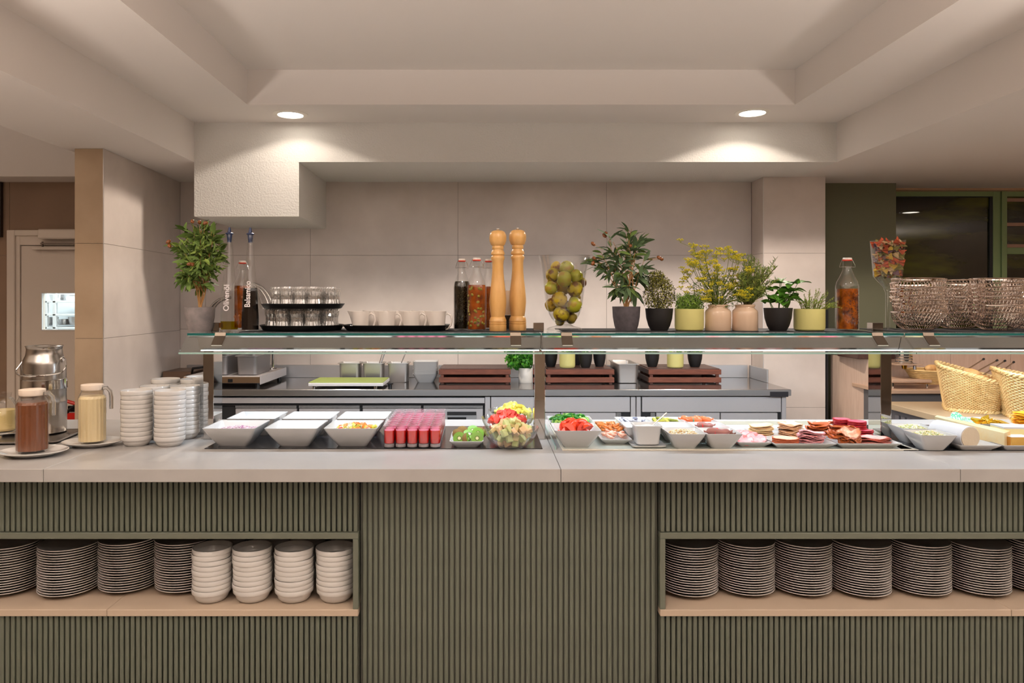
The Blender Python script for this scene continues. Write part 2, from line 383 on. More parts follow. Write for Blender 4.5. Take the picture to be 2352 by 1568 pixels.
w2 = MB(); w2.box(xw(2292), xw(2304), WY - .045, WY, 1.0, zw(437), b=.002); w2.box(xw(2304), 5.6, WY - .03, WY, zw(452), zw(437), b=.002); w2.box(xw(2304), 5.6, WY - .03, WY, zw(584), zw(569), b=.002)
win2 = struct('window_2', w2, GF)
part(win2, 'pane', MB().box(xw(2304), 5.6, WY - .012, WY - .006, 1.0, zw(452)), NIGHT)
for py in (456, 512, 561):
    part(win2, 'slat', MB().box(xw(2304), 5.4, WY - .028, WY - .013, zw(py + 8), zw(py), b=.002), mat('pink slat', (170, 132, 110), 0.4))
# ---------------------------------------------------------------- door on the left
dx0, dx1, dz = XB(22), XB(22) + 1.02, Z(529, BW)
DOORM = mat('cream door paint', (220, 206, 194), 0.5)
m = MB(); m.box(dx0, dx0 + .056, BW - .035, BW + .01, 0, dz, b=.004); m.box(dx0 + .056, dx1, BW - .035, BW + .01, dz - .04, dz, b=.004)
m.box(dx0 + .056, dx0 + .085, BW - .02, BW + .02, 0, dz - .04, b=.002); m.box(dx0 + .085, dx1, BW - .02, BW + .02, dz - .105, dz - .04, b=.002)
m.box(dx0 + .07, dx1, BW + .032, BW + .05, dz - .14, dz - .03); m.box(dx0 + .06, dx0 + .11, BW + .032, BW + .05, 0, dz - .03)
door = struct('door_1', m, DOORM)
wx0, wz0, wz1 = X(98, BW), Z(757, BW), Z(673, BW)
lf = MB(); y0, y1 = BW - .012, BW + .03; lx0 = dx0 + .09
lf.box(lx0, wx0, y0, y1, 0, dz - .11); lf.box(wx0, dx1 - .04, y0, y1, 0, wz0); lf.box(wx0, dx1 - .04, y0, y1, wz1, dz - .11); lf.box(wx0 + .36, dx1 - .04, y0, y1, wz0, wz1)
part(door, 'door_leaf', lf, DOORM)
part(door, 'door_pane', MB().box(wx0, wx0 + .36, BW + .005, BW + .01, wz0, wz1), GLASS)
fr = MB(); fr.box(wx0 - .004, wx0 + .004, BW - .016, BW - .002, wz0 - .004, wz1 + .004); fr.box(wx0, wx0 + .36, BW - .016, BW - .002, wz0 - .006, wz0 + .002); fr.box(wx0, wx0 + .36, BW - .016, BW - .002, wz1 - .002, wz1 + .004)
part(door, 'window_bead', fr, mat('pale bead', (226, 222, 220), .4))
c = T('door_closer', 'cream overhead door closer arm and casing above the kitchen door', 'door closer', (XB(102), BW - .036, Z(540, BW)))
part(c, 'casing', MB().box(0, .62, -.05, 0, -.032, .035, b=.008), DOORM)
part(c, 'slide_rail', MB().box(-.055, .62, -.02, .01, -.105, -.085, b=.002), DOORM)
part(c, 'arm', MB().tube([(.02, -.02, -.05), (.02, -.02, -.085)], .007, 8).box(.01, .5, -.03, -.012, -.068, -.058), mat('arm steel', (120, 108, 100), .35, .8))
# kitchen store seen through the pane: lit white niche with a rack and pans
k = MB(); K0, K1 = wx0 - .5, wx0 + .9
k.box(K0, K1, 6.12, 6.15, .9, 2.0); k.box(K0, K0 + .02, BW + .1, 6.15, .9, 2.0); k.box(K1, K1 + .02, BW + .1, 6.15, .9, 2.0); k.box(K0, K1, BW + .1, 6.15, 2.0, 2.02); k.box(K0, K1, BW + .1, 6.15, .88, .9)
struct('wall_kitchen', k, mat('kitchen white', (226, 230, 232), .5))
area((K0 + K1) / 2, 5.7, 1.98, .8, .4, 16, (0.9, 0.96, 1.0))
rk = T('storage_rack', 'white kitchen storage rack seen through the door window', 'rack', (0, 5.72, 0))
RW = mat('rack white', (225, 228, 230), .35)
def kx(px): return X(px, 5.72)
for px in (104, 124, 190): part(rk, 'post', MB().box(kx(px) - .012, kx(px) + .012, 0, .03, .9, 1.95, b=.002), RW)
for py in (692, 722, 752): part(rk, 'shelf', MB().box(kx(100), kx(200), 0, .35, Z(py, 5.72) - .01, Z(py, 5.72) + .004, b=.002), RW)
def kpan(px0, px1, py0, py1, lab):
    Yk = 5.80; x0, x1, z0, z1 = X(px0, Yk), X(px1, Yk), Z(py1, Yk), Z(py0, Yk)
    p = MB(); p.rrect([((x1 - x0) / 2 * .85, .06, .02, 0), ((x1 - x0) / 2, .07, .02, z1 - z0), ((x1 - x0) / 2 - .004, .066, .02, z1 - z0 - .001), ((x1 - x0) / 2 * .8, .055, .02, .005)], cap0=True, cap1=True)
    one('metal_pan', lab, 'pan', p, STEEL, ((x0 + x1) / 2, Yk + .06, z0), 'pans in the kitchen behind the door')
kpan(112, 140, 676, 690, 'steel pan on the upper rack shelf seen through the door window')
kpan(146, 178, 677, 690, 'steel pan right of another on the upper rack shelf behind door')
kpan(130, 152, 733, 746, 'low grey steel pan on the lower rack shelf behind the door')
kpan(103, 116, 728, 748, 'tall dark-lidded steel pan at left of the lower rack shelf')
kpan(155, 180, 728, 746, 'steel pan beside the pier edge on the lower rack shelf')
# dark panel at the far left edge
one('wall_panel', 'dark rectangular panel on the brown tiled wall at the far left edge', 'panel', MB().box(XB(-60), XB(8), BW - .03, BW - .001, Z(545, BW), Z(419, BW), b=.003), mat('panel dark', (40, 28, 22), .4))
# ---------------------------------------------------------------- downlights
LW = ['recessed round downlight in the ceiling above the dropped plaster block', 'recessed round downlight in the ceiling above the right end of the soffit']
base = None
for i, (x, y, z, w, c) in enumerate(LAMPS):
    if base is None:
        base = T('downlight', LW[0], 'ceiling light', (x, y, z))
        r = MB(); r.lathe([(.070, -.002), (.073, -.008), (.092, -.006), (.098, -.001), (.098, 0)], 40); part(base, 'ring', r, mat('lamp ring', (230, 222, 210), .3))
        d = MB(); d.lathe([(0, -.004), (.0705, -.004), (.0705, -.001)], 40); part(base, 'diffuser', d, FIRE)
        base['group'] = 'ceiling downlights'
    else:
        dup(base, (x, y, z), None, LW[1] if i == 1 else ('recessed ceiling downlight over the right wing near the window' if i == 10 else 'extra recessed ceiling downlight, unseen, added over the dining side'), 'ceiling downlights')

g0 = None
for i, (x, y, z, w, c) in enumerate(ADDED_UPLIGHTS):
    if g0 is None:
        g0 = T('added_uplighter', 'unseen bowl shaped uplighter added over the dining side to brighten the ceiling', 'pendant lamp', (x, y, z), 'added uplighters')
        b = MB(); b.lathe([(0, -.16), (.08, -.145), (.14, -.10), (.175, -.03), (.18, -.02), (.17, -.03), (.13, -.09), (.07, -.13), (0, -.145)], 32)
        part(g0, 'bowl_shade', b, mat('bowl shade', (200, 190, 180), .5)); part(g0, 'cord', MB().tube([(.17, 0, -.03), (0, 0, .3), (0, 0, .45)], .003, 6), BLACK)
    else: dup(g0, (x, y, z))
# ================================================================ buffet counter
CT, YF, YB, CB = 0.90, 2.372, 3.363, 0.858       # top height, front, back, underside of the slab
SEAM = [-3.3, -1.42, .239, 1.52, 3.6]
top = T('buffet_worktop', 'long pale stone buffet countertop across the whole picture', 'countertop', (0, YF, CB))
G1, G2 = (X(469, 2.69), .205, 2.69, 3.17), (.283, 1.545, 2.672, 3.20)   # slab wells x0,x1,y0,y1
G3 = (1.575, 3.3, 2.65, 3.2)
for a, b in zip(SEAM, SEAM[1:]):
    part(top, 'slab', MB().box(a + .0008, b - .0008, 0, YB - YF, 0, CT - CB, b=.0012), STONE)
# wells set into the top (thin plates lying on it)
sl = MB(); sl.box(G1[0], G1[1], G1[2], G1[3], CT, CT + .003, b=.001)
one('cooling_slab', 'black stone cooling slab under the dips and juice glasses', 'slab', sl, SLATE)
sl = MB(); sl.prism([(1.575, 3.2), (1.50, 2.66), (3.3, 2.66), (3.3, 3.2)], CT, CT + .003)
one('cooling_slab', 'black stone cooling slab under the cheese and salad dishes at right', 'slab', sl, SLATE)
pale = mat('pale steel well', (196, 200, 190), .28, .3)
cp = T('cold_well', 'pale framed cold well under the salads and cold cuts', 'cold well', (0, 0, CT))
part(cp, 'well_plate', MB().box(G2[0], G2[1], G2[2], G2[3], 0, .003, b=.001), pale)
rim = mat('well rim', (214, 206, 190), .25, .2)
part(cp, 'rim', MB().box(G2[0], G2[1], G2[2] - .012, G2[2], 0, .005, b=.001), rim)
part(cp, 'rim', MB().box(G2[0] - .010, G2[0], G2[2] - .012, G2[3] + .01, 0, .005, b=.001), rim)
part(cp, 'rim', MB().box(G2[0], G2[1] + .10, G2[3], G2[3] + .012, 0, .022, b=.002), rim)
part(cp, 'rim', MB().box(G2[1] - .0, G2[1] + .010, G2[2] - .012, G2[3] + .01, 0, .004, b=.001), rim)
part(cp, 'glass_strip', MB().box(G2[0] - .034, G2[0] - .030, G2[2] + .01, G2[3], 0, .012), GLASSE2)
# ---- cabinets with slats and niches
YS = 2.46                                  # slat plane
xl, xr = X(823, 2.44), X(1516, 2.44)
NZ0, NZ1 = .400, .674                      # niche: under side of its shelf lip, top of frame
SP = 0.0180
def slat_mesh(h):
    s = MB(); w = .0066; n = 6; prof = [(-w, .008)] + [(-w * cos(pi * k / n) if 0 < k < n else (-w if k == 0 else w), -.0035 * sin(pi * k / n) ** .6) for k in range(n + 1)] + [(w, .008)]
    s.loft([[(x, y, 0) for x, y in prof], [(x, y, h) for x, y in prof]], 0, True, True, False, closed=True)
    s.fix = True; return s.mesh('slat', SLAT)
def slats(root, x0, x1, y, z0, z1):
    n = max(1, round((x1 - x0) / SP)); st = (x1 - x0) / n; me = slat_mesh(z1 - z0)
    for i in range(n): link('slat', me, root, (x0 + (i + .5) * st, y, z0))
BK = mat('dark slat groove', (60, 60, 50), .6)
def cabinet(label, x0, x1, niche):
    r = T('slatted_cabinet', label, 'cabinet', (0, 0, 0), 'slatted counter fronts')
    if not niche:
        part(r, 'body', MB().box(x0 + .001, x1 - .001, YS + .003, YB - .02, .0, CB - .001), BK)
        slats(r, x0 + .006, x1 - .006, YS, .0, CB - .002)
        return r
    nx0, nx1 = niche; d = YS + .46
    b = MB(); b.box(x0, x1, YS + .003, d, NZ1 - .004, CB - .001); b.box(x0, x1, YS + .003, d, 0, NZ0); b.box(x0, x1, d, YB - .02, 0, CB - .001)
    if nx0 > x0 + .02: b.box(x0, nx0 + .002, YS + .003, d, NZ0, NZ1)
    if nx1 < x1 - .02: b.box(nx1 - .002, x1, YS + .003, d, NZ0, NZ1)
    part(r, 'body', b, BK)
    slats(r, x0 + .002, x1 - .002, YS - .008, NZ1 + .002, CB - .002); slats(r, x0 + .002, x1 - .002, YS - .008, 0, NZ0 - .002)
    f = MB(); yf = YS - .020
    f.box(x0, x1, yf, YS + .02, NZ1 - .020, NZ1, b=.0012)
    if abs(x1 - nx1 - .018) < 1e-6: f.box(nx1, x1, yf, YS + .02, NZ0 + .022, NZ1 - .020, b=.0012)
    else: f.box(x0, nx0, yf, YS + .02, NZ0 + .022, NZ1 - .020, b=.0012)
    part(r, 'niche_frame', f, SLATB)
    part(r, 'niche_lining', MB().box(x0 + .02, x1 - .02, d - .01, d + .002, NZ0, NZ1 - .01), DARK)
    xs = [x0] + [q for q in (-1.25, 1.73) if x0 < q < x1] + [x1]
    for a, c in zip(xs, xs[1:]): part(r, 'niche_shelf', MB().box(a + .0004, c - .0004, yf - .002, d, NZ0, NZ0 + .022, b=.0015), SHELFST)
    return r
cabinet('sage slatted counter front at left with a niche of plates and bowls', -3.2, xl, (-3.2, xl - .018))
cabinet('plain sage slatted counter front between the two niches', xl + .003, xr - .003, None)
cabinet('sage slatted counter front at right with a niche of plates', xr, 3.4, (xr + .018, 3.4))
NS = NZ0 + .022
# ---- plates
pm = MB(); pm.lathe([(0, .004), (.058, .004), (.070, .009), (.0965, .0185), (.0985, .0190), (.0990, .0175), (.0975, .0155), (.071, .0055), (.060, 0), (0, 0)], 48)
PLM = pm.mesh('dinner_plate', CHINAG)
def plate_stack(x, y, n, where, group):
    for k in range(n):
        one('dinner_plate', f'white dinner plate, {from_top(k, n)} {where}', 'plate', PLM, None, (x + random.uniform(-.0012, .0012), y + random.uniform(-.0012, .0012), NS + .0085 * k), group)
PSL = ['of the stack cut by the left edge', 'of second plate stack in left niche', 'of third plate stack in left niche', 'of plate stack beside the bowls, left niche']
for i, (px, y, n) in enumerate(((24, 2.615, 19), (159, 2.60, 19), (296, 2.635, 20), (424, 2.635, 20))):
    plate_stack(X(px, y), y, n, PSL[i], 'dinner plates in the left niche')
PSR = ['of ' + q + ' plate stack in right niche' for q in ORD[:6]] + ['of the stack cut by the right edge']
for i, (px, y, n) in enumerate(((1582, 2.60, 20), (1711, 2.61, 20), (1841, 2.61, 20), (1975, 2.60, 20), (2111, 2.61, 20), (2246, 2.61, 19), (2382, 2.62, 20))):
    plate_stack(X(px, y), y, n, PSR[i], 'dinner plates in the right niche')
# ---- bowls
def bowl_mesh(r, h, name='bowl'):
    b = MB(); k = r / .0655
    b.lathe([(0, .001), (.044 * k, 0), (.050 * k, .004), (.0560 * k, .012), (.0605 * k, h - .0168), (.0648 * k, h - .0160), (.0655 * k, h - .0150), (.0655 * k, h - .001), (.0648 * k, h), (.0628 * k, h - .0006),
             (.0618 * k, h - .0150), (.055 * k, h * .25), (.044 * k, h * .12), (0, h * .10)], 40)
    return b.mesh(name, CHINA)
BN, BC = bowl_mesh(.0655, .045), bowl_mesh(.0555, .038)
def bowl_stack(x, y, z, me, n, step, where, group, wob=.0012):
    for k in range(n):
        one('bowl', f'white china bowl, {from_top(k, n)} {where}', 'bowl', me, None, (x + random.uniform(-wob, wob), y + random.uniform(-wob, wob), z + step * k), group)
bw = ['left', 'second', 'third', 'right']
for i, px in enumerate((487, 580, 676, 771)):
    y = 2.531; bowl_stack(X(px, y), y, NS, BN, 9, .0168, 'of the ' + ['leftmost', 'second', 'third', 'rightmost'][i] + ' front niche bowl stack', 'white bowls in the left niche', .0018)
for i, px in enumerate((512, 612, 695, 787)):
    y = 2.74; bowl_stack(X(px, y) + .02, y, NS, BN, 10 if i < 3 else 11, .0168, 'of the ' + ['leftmost', 'second', 'third', 'rightmost'][i] + ' back niche bowl stack', 'white bowls at the back of the left niche')
for (px, by, n, w) in ((314, 1026, 11, 'of front left counter stack'), (390.5, 1027, 11, 'of front right counter stack'), (356, 1010, 11, 'of middle left counter stack'), (425, 1010, 11, 'of middle right counter stack'),
                       (381, 999, 12, 'of back left counter stack'), (448, 999, 12, 'of back middle counter stack'), (460, 989, 12, 'of stack behind the left post')):
    y = YD(by) + .042; bowl_stack(X(px, y), y, CT, BC, n, .0168, w, 'stacks of white bowls on the counter')
# ================================================================ sneeze guard shelf
SZ = 1.3182
def guard(x0, x1, label, clips, posts, hx0, hx1):
    r = T('sneeze_guard', label, 'sneeze guard', (0, 0, 0), 'glass sneeze guards over the counter')
    yt, yb = 2.76, 2.685; zt, zb = SZ - .0095, 1.2490
    part(r, 'glass_shelf', MB().box(x0, x1, yt, 3.22, SZ - .0085, SZ - .0002), GLASS)
    part(r, 'shelf_edge', MB().box(x0, x1, yt - .0008, yt, SZ - .0085, SZ), GLASSE)
    d = Vector((0, yb - yt, zb - zt)).normalized(); n = Vector((0, -d.z, d.y)) * .003
    g = MB(); A = Vector((0, yt, zt)); B = Vector((0, yb, zb))
    q = [(x, p.y + s * n.y, p.z + s * n.z) for x in (x0, x1) for p, s in ((A, -1), (B, -1), (B, 1), (A, 1))]
    g.add(q, [(0, 1, 2, 3), (7, 6, 5, 4), (0, 4, 5, 1), (1, 5, 6, 2), (2, 6, 7, 3), (3, 7, 4, 0)])
    part(r, 'front_pane', g, GLASS)
    part(r, 'pane_edge', MB().box(x0, x1, yb - .004, yb + .002, zb - .003, zb + .003), GLASSE2)
    # lamp trough: mirror lip, sloping face, bright bottom edge
    ty = 2.80
    t = MB(); ax, bx = hx0, hx1
    prof = [(ty, SZ - .0100), (ty + .002, SZ - .0155), (ty + .018, 1.2600), (ty + .024, 1.2525), (ty + .085, 1.2525), (ty + .085, SZ - .010)]
    t.loft([[(ax, y, z) for y, z in prof], [(bx, y, z) for y, z in prof]], 0, True, True, False)
    part(r, 'light_trough', t, mat('trough mirror', (138, 130, 124), .10, 1.0))
    dl = MB(); dl.box(ax + .004, bx - .004, ty + .0245, ty + .060, 1.2475, 1.2524)
    part(r, 'light_strip', dl, mat('strip glow', (255, 255, 255), .5, emit=((.9, .96, 1), 1.6)))
    part(r, 'light_strip', MB().box(ax + .004, bx - .004, 3.19, 3.215, 1.298, 1.304), mat('strip glow', (255, 255, 255), .5))
    tw = MB(); tp = [(yt + .001, SZ - .0093), (yt + .002, SZ - .0105), (yt + .0085, SZ - .0155), (yt + .012, SZ - .0155), (yt + .012, SZ - .0093)]; tw.loft([[(x0 + .004, y, z) for y, z in tp], [(x1 - .004, y, z) for y, z in tp]], 0, True, True, False)
    part(r, 'glass_channel', tw, mat('channel alu', (240, 240, 238), .12, 1.0))
    for px in clips:
        xc = X(px, 2.76); c = MB(); w = .020
        out = [(yt + .035, SZ + .0025), (yt - .003, SZ + .0025), (yt - .004 + (d.y * .004), zt), (yt + d.y * .050 - .006, zt + d.z * .050)]
        inn = [(y + .0022, z - .0018) for y, z in out]
        pr_ = out + inn[::-1]
        c.loft([[(xc - w, y, z) for y, z in pr_], [(xc + w, y, z) for y, z in pr_]], 0, False, False, False)
        c.fix = True; part(r, 'glass_clip', c, mat('clip steel', (112, 101, 90), .38, .9))
        part(r, 'clip_foot', MB().box(xc - .019, xc + .019, yt + d.y * .050 - .007, yt + d.y * .050 - .001, zt + d.z * .050 - .004, zt + d.z * .050 - .001, b=.001), mat('lip steel', (236, 234, 230), .35, .2))
    for (px0, px1) in posts:
        y = 2.878; a, b = X(px0, y), X(px1, y)
        part(r, 'post', MB().box(a, b, y, y + .095, CT, SZ - .009, b=.0012), mat('mirror post', (200, 194, 188), .035, 1.0))
        part(r, 'post_cap', MB().box(a, b, y + .06, y + .105, SZ, 1.352, b=.0012), mat('trough steel', (190, 184, 178), .10, 1.0))
    return r
guard(X(430, 2.76), X(1242.5, 2.76), 'left glass sneeze guard shelf carrying oil bottles, cups and pepper mills', (507, 1184), ((466.5, 490.5),), X(453, 2.8), X(1242, 2.8))
guard(X(1244, 2.76), X(2076, 2.76), 'middle glass sneeze guard shelf carrying the potted herbs', (1301, 2014), ((1227.5, 1252), (2023, 2048)), X(1244, 2.8), X(2070, 2.8))
guard(X(2078, 2.76), 3.2, 'right glass sneeze guard shelf carrying the wire baskets', (2131,), (), X(2071.5, 2.8), 3.15)
m1 = MB(); m1.box(X(560, 2.9), X(1245, 2.9), 2.84, 3.20, SZ, SZ + .002); one('shelf_mat', 'black rubber mat under the trays and mills on the left shelf', 'mat', m1, MAT_)
m2 = MB(); m2.box(X(1290, 2.9), X(1995, 2.9), 2.86, 3.20, SZ, SZ + .002); one('shelf_mat', 'black rubber mat under the potted herbs on the middle shelf', 'mat', m2, MAT_)
m3 = MB(); m3.box(X(2060, 2.9), 3.1, 2.86, 3.20, SZ, SZ + .002); one('shelf_mat', 'black rubber mat under the wire baskets on the right shelf', 'mat', m3, MAT_)
SH = SZ + .002                              # standing height on the mats
# ================================================================ steel worktop at the back wall
WF = 4.50
wt = T('steel_work_table', 'long stainless steel work table with drawers along the tiled wall', 'work table', (0, 0, 0))
ux0, ux1 = -2.10, 1.853
part(wt, 'table_top', MB().box(ux0, ux1, WF, BW - .006, CT - .040, CT, b=.003), mat('polished worktop', (140, 134, 132), .10, 0.9))
fe = part(wt, 'front_edge', MB().box(ux0, ux1, WF - .004, WF, CT - .0385, CT - .0015, b=.001), mat('edge steel', (206, 202, 200), .30, 1.0))
part(wt, 'upstand', MB().box(ux0, ux1 - .02, BW - .03, BW - .006, CT, CT + .088, b=.002), mat('upstand steel', (190, 188, 188), .35, .7))
part(wt, 'side_upstand', MB().box(1.842, 1.853, 4.86, BW - .03, CT, CT + .088, b=.002), mat('upstand steel', (190, 188, 188), .35, .7))
part(fe, 'name_plate', MB().box(X(1768, WF), X(1810, WF), WF - .0055, WF - .004, Z(911, WF), Z(899, WF), b=.0005), mat('plate dark', (40, 38, 42), .35))
Yd = 4.53
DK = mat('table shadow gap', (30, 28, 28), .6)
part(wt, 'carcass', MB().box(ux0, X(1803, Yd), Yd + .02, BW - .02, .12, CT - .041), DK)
def fbox(px0, px1, py0, py1, nm, mt=STEELD, dy=0.0, lab=None):
    part(wt, nm, MB().box(X(px0, Yd), X(px1, Yd), Yd - dy, Yd + .022, Z(py1, Yd), Z(py0, Yd), b=.0015), mt, label=lab)
fbox(330, 1113, 913, 926, 'rail'); fbox(330, 1116, 929, 931, 'rail', DK)
for (a, b) in ((330, 505), (540, 682), (686, 827), (832, 968), (972, 1110)):
    fbox(a + 1, b - 1, 931, 937, 'drawer_lip', STEEL, .006); fbox(a + 1, b - 1, 938.5, 1090, 'drawer_front', STEELD)
cpn = part(wt, 'control_panel', MB().box(X(1027, Yd), X(1095, Yd), Yd - .004, Yd, Z(1010, Yd), Z(953, Yd), b=.001), mat('upstand steel', (190, 188, 188), .35, .7))
part(cpn, 'panel_slot', MB().box(X(1027, Yd), X(1094, Yd), Yd - .006, Yd - .003, Z(953, Yd), Z(945, Yd)), DK)
part(cpn, 'display', MB().box(X(1028, Yd), X(1071, Yd), Yd - .006, Yd - .004, Z(965, Yd), Z(957.5, Yd)), BLACK)
fbox(1114, 1126, 911, 1090, 'leg'); fbox(1128, 1447, 911, 946, 'drawer_front'); fbox(1128, 1287, 948, 1090, 'door_panel'); fbox(1289, 1415, 948, 1090, 'door_panel', STEELD, -.006)
fbox(1416, 1427, 948, 1090, 'door_panel', STEEL, -.004); fbox(1449, 1460, 911, 1090, 'leg'); fbox(1462, 1472, 911, 1090, 'leg')
fbox(1475, 1794, 911, 946, 'drawer_front'); fbox(1495, 1505, 948, 1090, 'door_panel', STEEL, -.004); fbox(1508, 1654, 948, 1090, 'door_panel', STEELD, -.006); fbox(1656, 1786, 948, 1090, 'door_panel')
fbox(1796, 1806, 911, 1300, 'leg')
# ================================================================ right wing
m = MB(); m.box(2.47, 2.915, 5.0, 5.26, 0, 1.06)
side = MB(); side.prism([(X(1908, 5.1), 5.1), (X(2004, 4.66), 4.66), (X(2004, 4.66) + .02, 4.67), (X(1908, 5.1) + .02, 5.11)], 0, 1.066)
one('wood_side_panel', 'pale wood side panel standing beside the tiled pier', 'panel', side, PINKW)
one('gap_shade_strip', 'dark upright strip standing for the shaded gap between tiled pier and wood panel', 'gap', MB().box(X(1896.5, 5.02), X(1903, 5.02), 5.02, 5.06, 0, 1.42, b=.003), BLACKM)  # black strip paints the shade of an open gap
one('wooden_box', 'dark wooden box on the pale wood panel, mostly hidden by the shelf', 'box', MB().box(2.36, 2.62, 4.70, 4.98, 1.068, 1.24, b=.004), CRATED)
wg = T('side_buffet', 'low side buffet with tan worktop under the wicker baskets', 'counter', (0, 0, 0))
part(wg, 'worktop', MB().box(2.115, 4.8, 3.375, 3.96, CT - .03, CT, b=.002), OAKT)
part(wg, 'body', MB().box(2.16, 4.8, 3.40, 3.94, 0, CT - .03), mat('grey cabinet', (96, 92, 92), .5))
for q in range(9): part(wg, 'slat', MB().box(2.150, 2.160, 3.42 + q * .055, 3.455 + q * .055, .1, CT - .06, b=.002), mat('grey slat', (112, 106, 106), .45))
fg = T('wall_sideboard', 'far wooden sideboard with grey front under the pale wood wall', 'sideboard', (0, 0, 0))
part(fg, 'worktop', MB().box(2.40, 4.8, 4.46, 4.86, CT - .022, CT, b=.002), mat('rose wood top', (190, 156, 130), .4))
part(fg, 'body', MB().box(2.42, 4.8, 4.50, 4.85, 0, CT - .022), mat('grey cabinet', (96, 92, 92), .5))
bp = T('wood_wall_panel', 'pale pinkish wood wall panelling behind the wicker baskets', 'panel', (0, 4.86, 0))
bx = [2.62, 3.05, X(2322, 4.86), 4.4]
for a, b in zip(bx, bx[1:]): part(bp, 'panel', MB().box(a + .001, b - .001, 0, .03, CT - .05, 1.245, b=.001), PINKW)
# ================================================================ things on the shelf
YI = 2.965                                   # middle row of the shelf things
def sx(px, y=YI): return X(px, y)
PXM = YI / F                                 # metres per pixel there
# ---- leaves and plants
def leaf_mesh(name, L, w, mt, fold=.25, droop=.25, n=4):
    m = MB(); rows = []
    for i in range(n + 1):
        t = i / n; ww = w * sin(pi * min(1, t * .93 + .04)) ** .8; z = -droop * L * t * t
        rows.append([(L * t, -ww / 2, z + fold * ww * .5), (L * t, 0, z), (L * t, ww / 2, z + fold * ww * .5)])
    vs = [p for r in rows for p in r]; fs = []
    for i in range(n):
        for k in (0, 1): fs.append((i * 3 + k, i * 3 + k + 1, i * 3 + k + 4, i * 3 + k + 3))
    m.add(vs, fs, 0, True); return m.mesh(name, mt)
def aim(d, roll=0):
    d = Vector(d).normalized(); q = d.to_track_quat('X', 'Z').to_matrix().to_4x4(); return q @ Matrix.Rotation(roll, 4, 'X')
LG = mat('olive leaf', (84, 108, 52), .7, spec=.2, noise=(8, (116, 138, 70), .3, .7)); LG2 = mat('olive leaf light', (130, 150, 72), .7, spec=.2); BARK = mat('branch bark', (178, 132, 80), .7)
OLIVE = mat('artificial olive', (122, 66, 24), .15, coat=.5)
def olive_tree(root, h0, trunk, c, R, nleaf, L, w, seed, mats, olives, lean=0):
    rnd = random.Random(seed); br = MB(); tips = []
    for k in range(26):
        a = rnd.uniform(0, 2 * pi); u = rnd.uniform(-.95, 1); rr = sqrt(1 - u * u) * rnd.uniform(.65, 1)
        tip = Vector((c[0] + R[0] * rr * cos(a), c[1] + R[1] * rr * sin(a), c[2] + R[2] * u))
        base_ = Vector((trunk[k % len(trunk)])); mid = base_.lerp(tip, .5) + Vector((0, 0, .01))
        br.tube([base_, mid, tip], [.0022, .0015, .0008], 5); tips.append((base_, mid, tip))
    for t in trunk: br.tube([(0, 0, h0 - .01), (t[0] * .35, t[1] * .35, h0 + (t[2] - h0) * .4), t], [.0045, .0034, .0024], 7)
    part(root, 'branches', br, BARK)
    ms = [leaf_mesh('leaf', L, w, mats[0]), leaf_mesh('leaf', L * .8, w * .8, mats[1]), leaf_mesh('leaf', L * 1.15, w * 1.1, mats[0], .1, .4)]
    for i in range(nleaf):
        b0, md, tp = tips[i % len(tips)]; t = rnd.uniform(.25, 1)
        p = md.lerp(tp, (t - .3) / .7) if t > .3 else b0.lerp(md, .6 + t)
        d = (p - Vector(c)); d = Vector((d.x / R[0], d.y / R[1], d.z / R[2])) * .6 + Vector((rnd.uniform(-1, 1), rnd.uniform(-1, 1), rnd.uniform(-.5, 1))) * .75
        o = link('leaf', ms[rnd.choice((0, 0, 1, 2))], root); M = Matrix.Translation(p) @ aim(d, rnd.uniform(-1, 1)); s = rnd.uniform(.75, 1.15); o.matrix_local = M @ Matrix.Scale(s, 4)
    ob = MB(); ob.blob((0, 0, 0), .0075, .0075, .011, 10, 7); om = ob.mesh('olive', OLIVE)
    for p in olives:
        o = link('olive', om, root); o.location = p; o.rotation_euler = (rnd.uniform(0, 3), rnd.uniform(0, 3), 0)
        root_mb = MB().tube([p, Vector(p).lerp(Vector(c), .3)], .0007, 4); part(root, 'olive_stem', root_mb, BARK)
def foliage(name, root, n, pos, L, w, mt, seed, up=.4, spread=1.0, kind='stuff', dirf=None):
    rnd = random.Random(seed); m = MB()
    for i in range(n):
        p = Vector(pos(rnd)); d = Vector((rnd.uniform(-1, 1), rnd.uniform(-1, 1), rnd.uniform(-1, 1) + up)) if not dirf else Vector(dirf(p, rnd))
        M = Matrix.Translation(p) @ aim(d, rnd.uniform(0, 6)); l = L * rnd.uniform(.6, 1.2); ww = w * rnd.uniform(.7, 1.2)
        vs = [M @ Vector(q) for q in ((0, 0, 0), (l * .5, -ww / 2, .12 * l), (l, 0, 0), (l * .5, ww / 2, .12 * l))]
        m.add(vs, [(0, 1, 2), (0, 2, 3)])
    mats = mt if isinstance(mt, (list, tuple)) else [mt]
    m.m = [rnd.randrange(len(mats)) for _ in range(len(m.m) // 2) for _2 in (0, 1)]
    return part(root, name, m, mats, kind=kind)
def ell(c, R, shell=.5):
    def f(rnd):
        while True:
            v = Vector((rnd.uniform(-1, 1), rnd.uniform(-1, 1), rnd.uniform(-1, 1)))
            if shell < v.length < 1: return (c[0] + v.x * R[0], c[1] + v.y * R[1], c[2] + v.z * R[2])
    return f
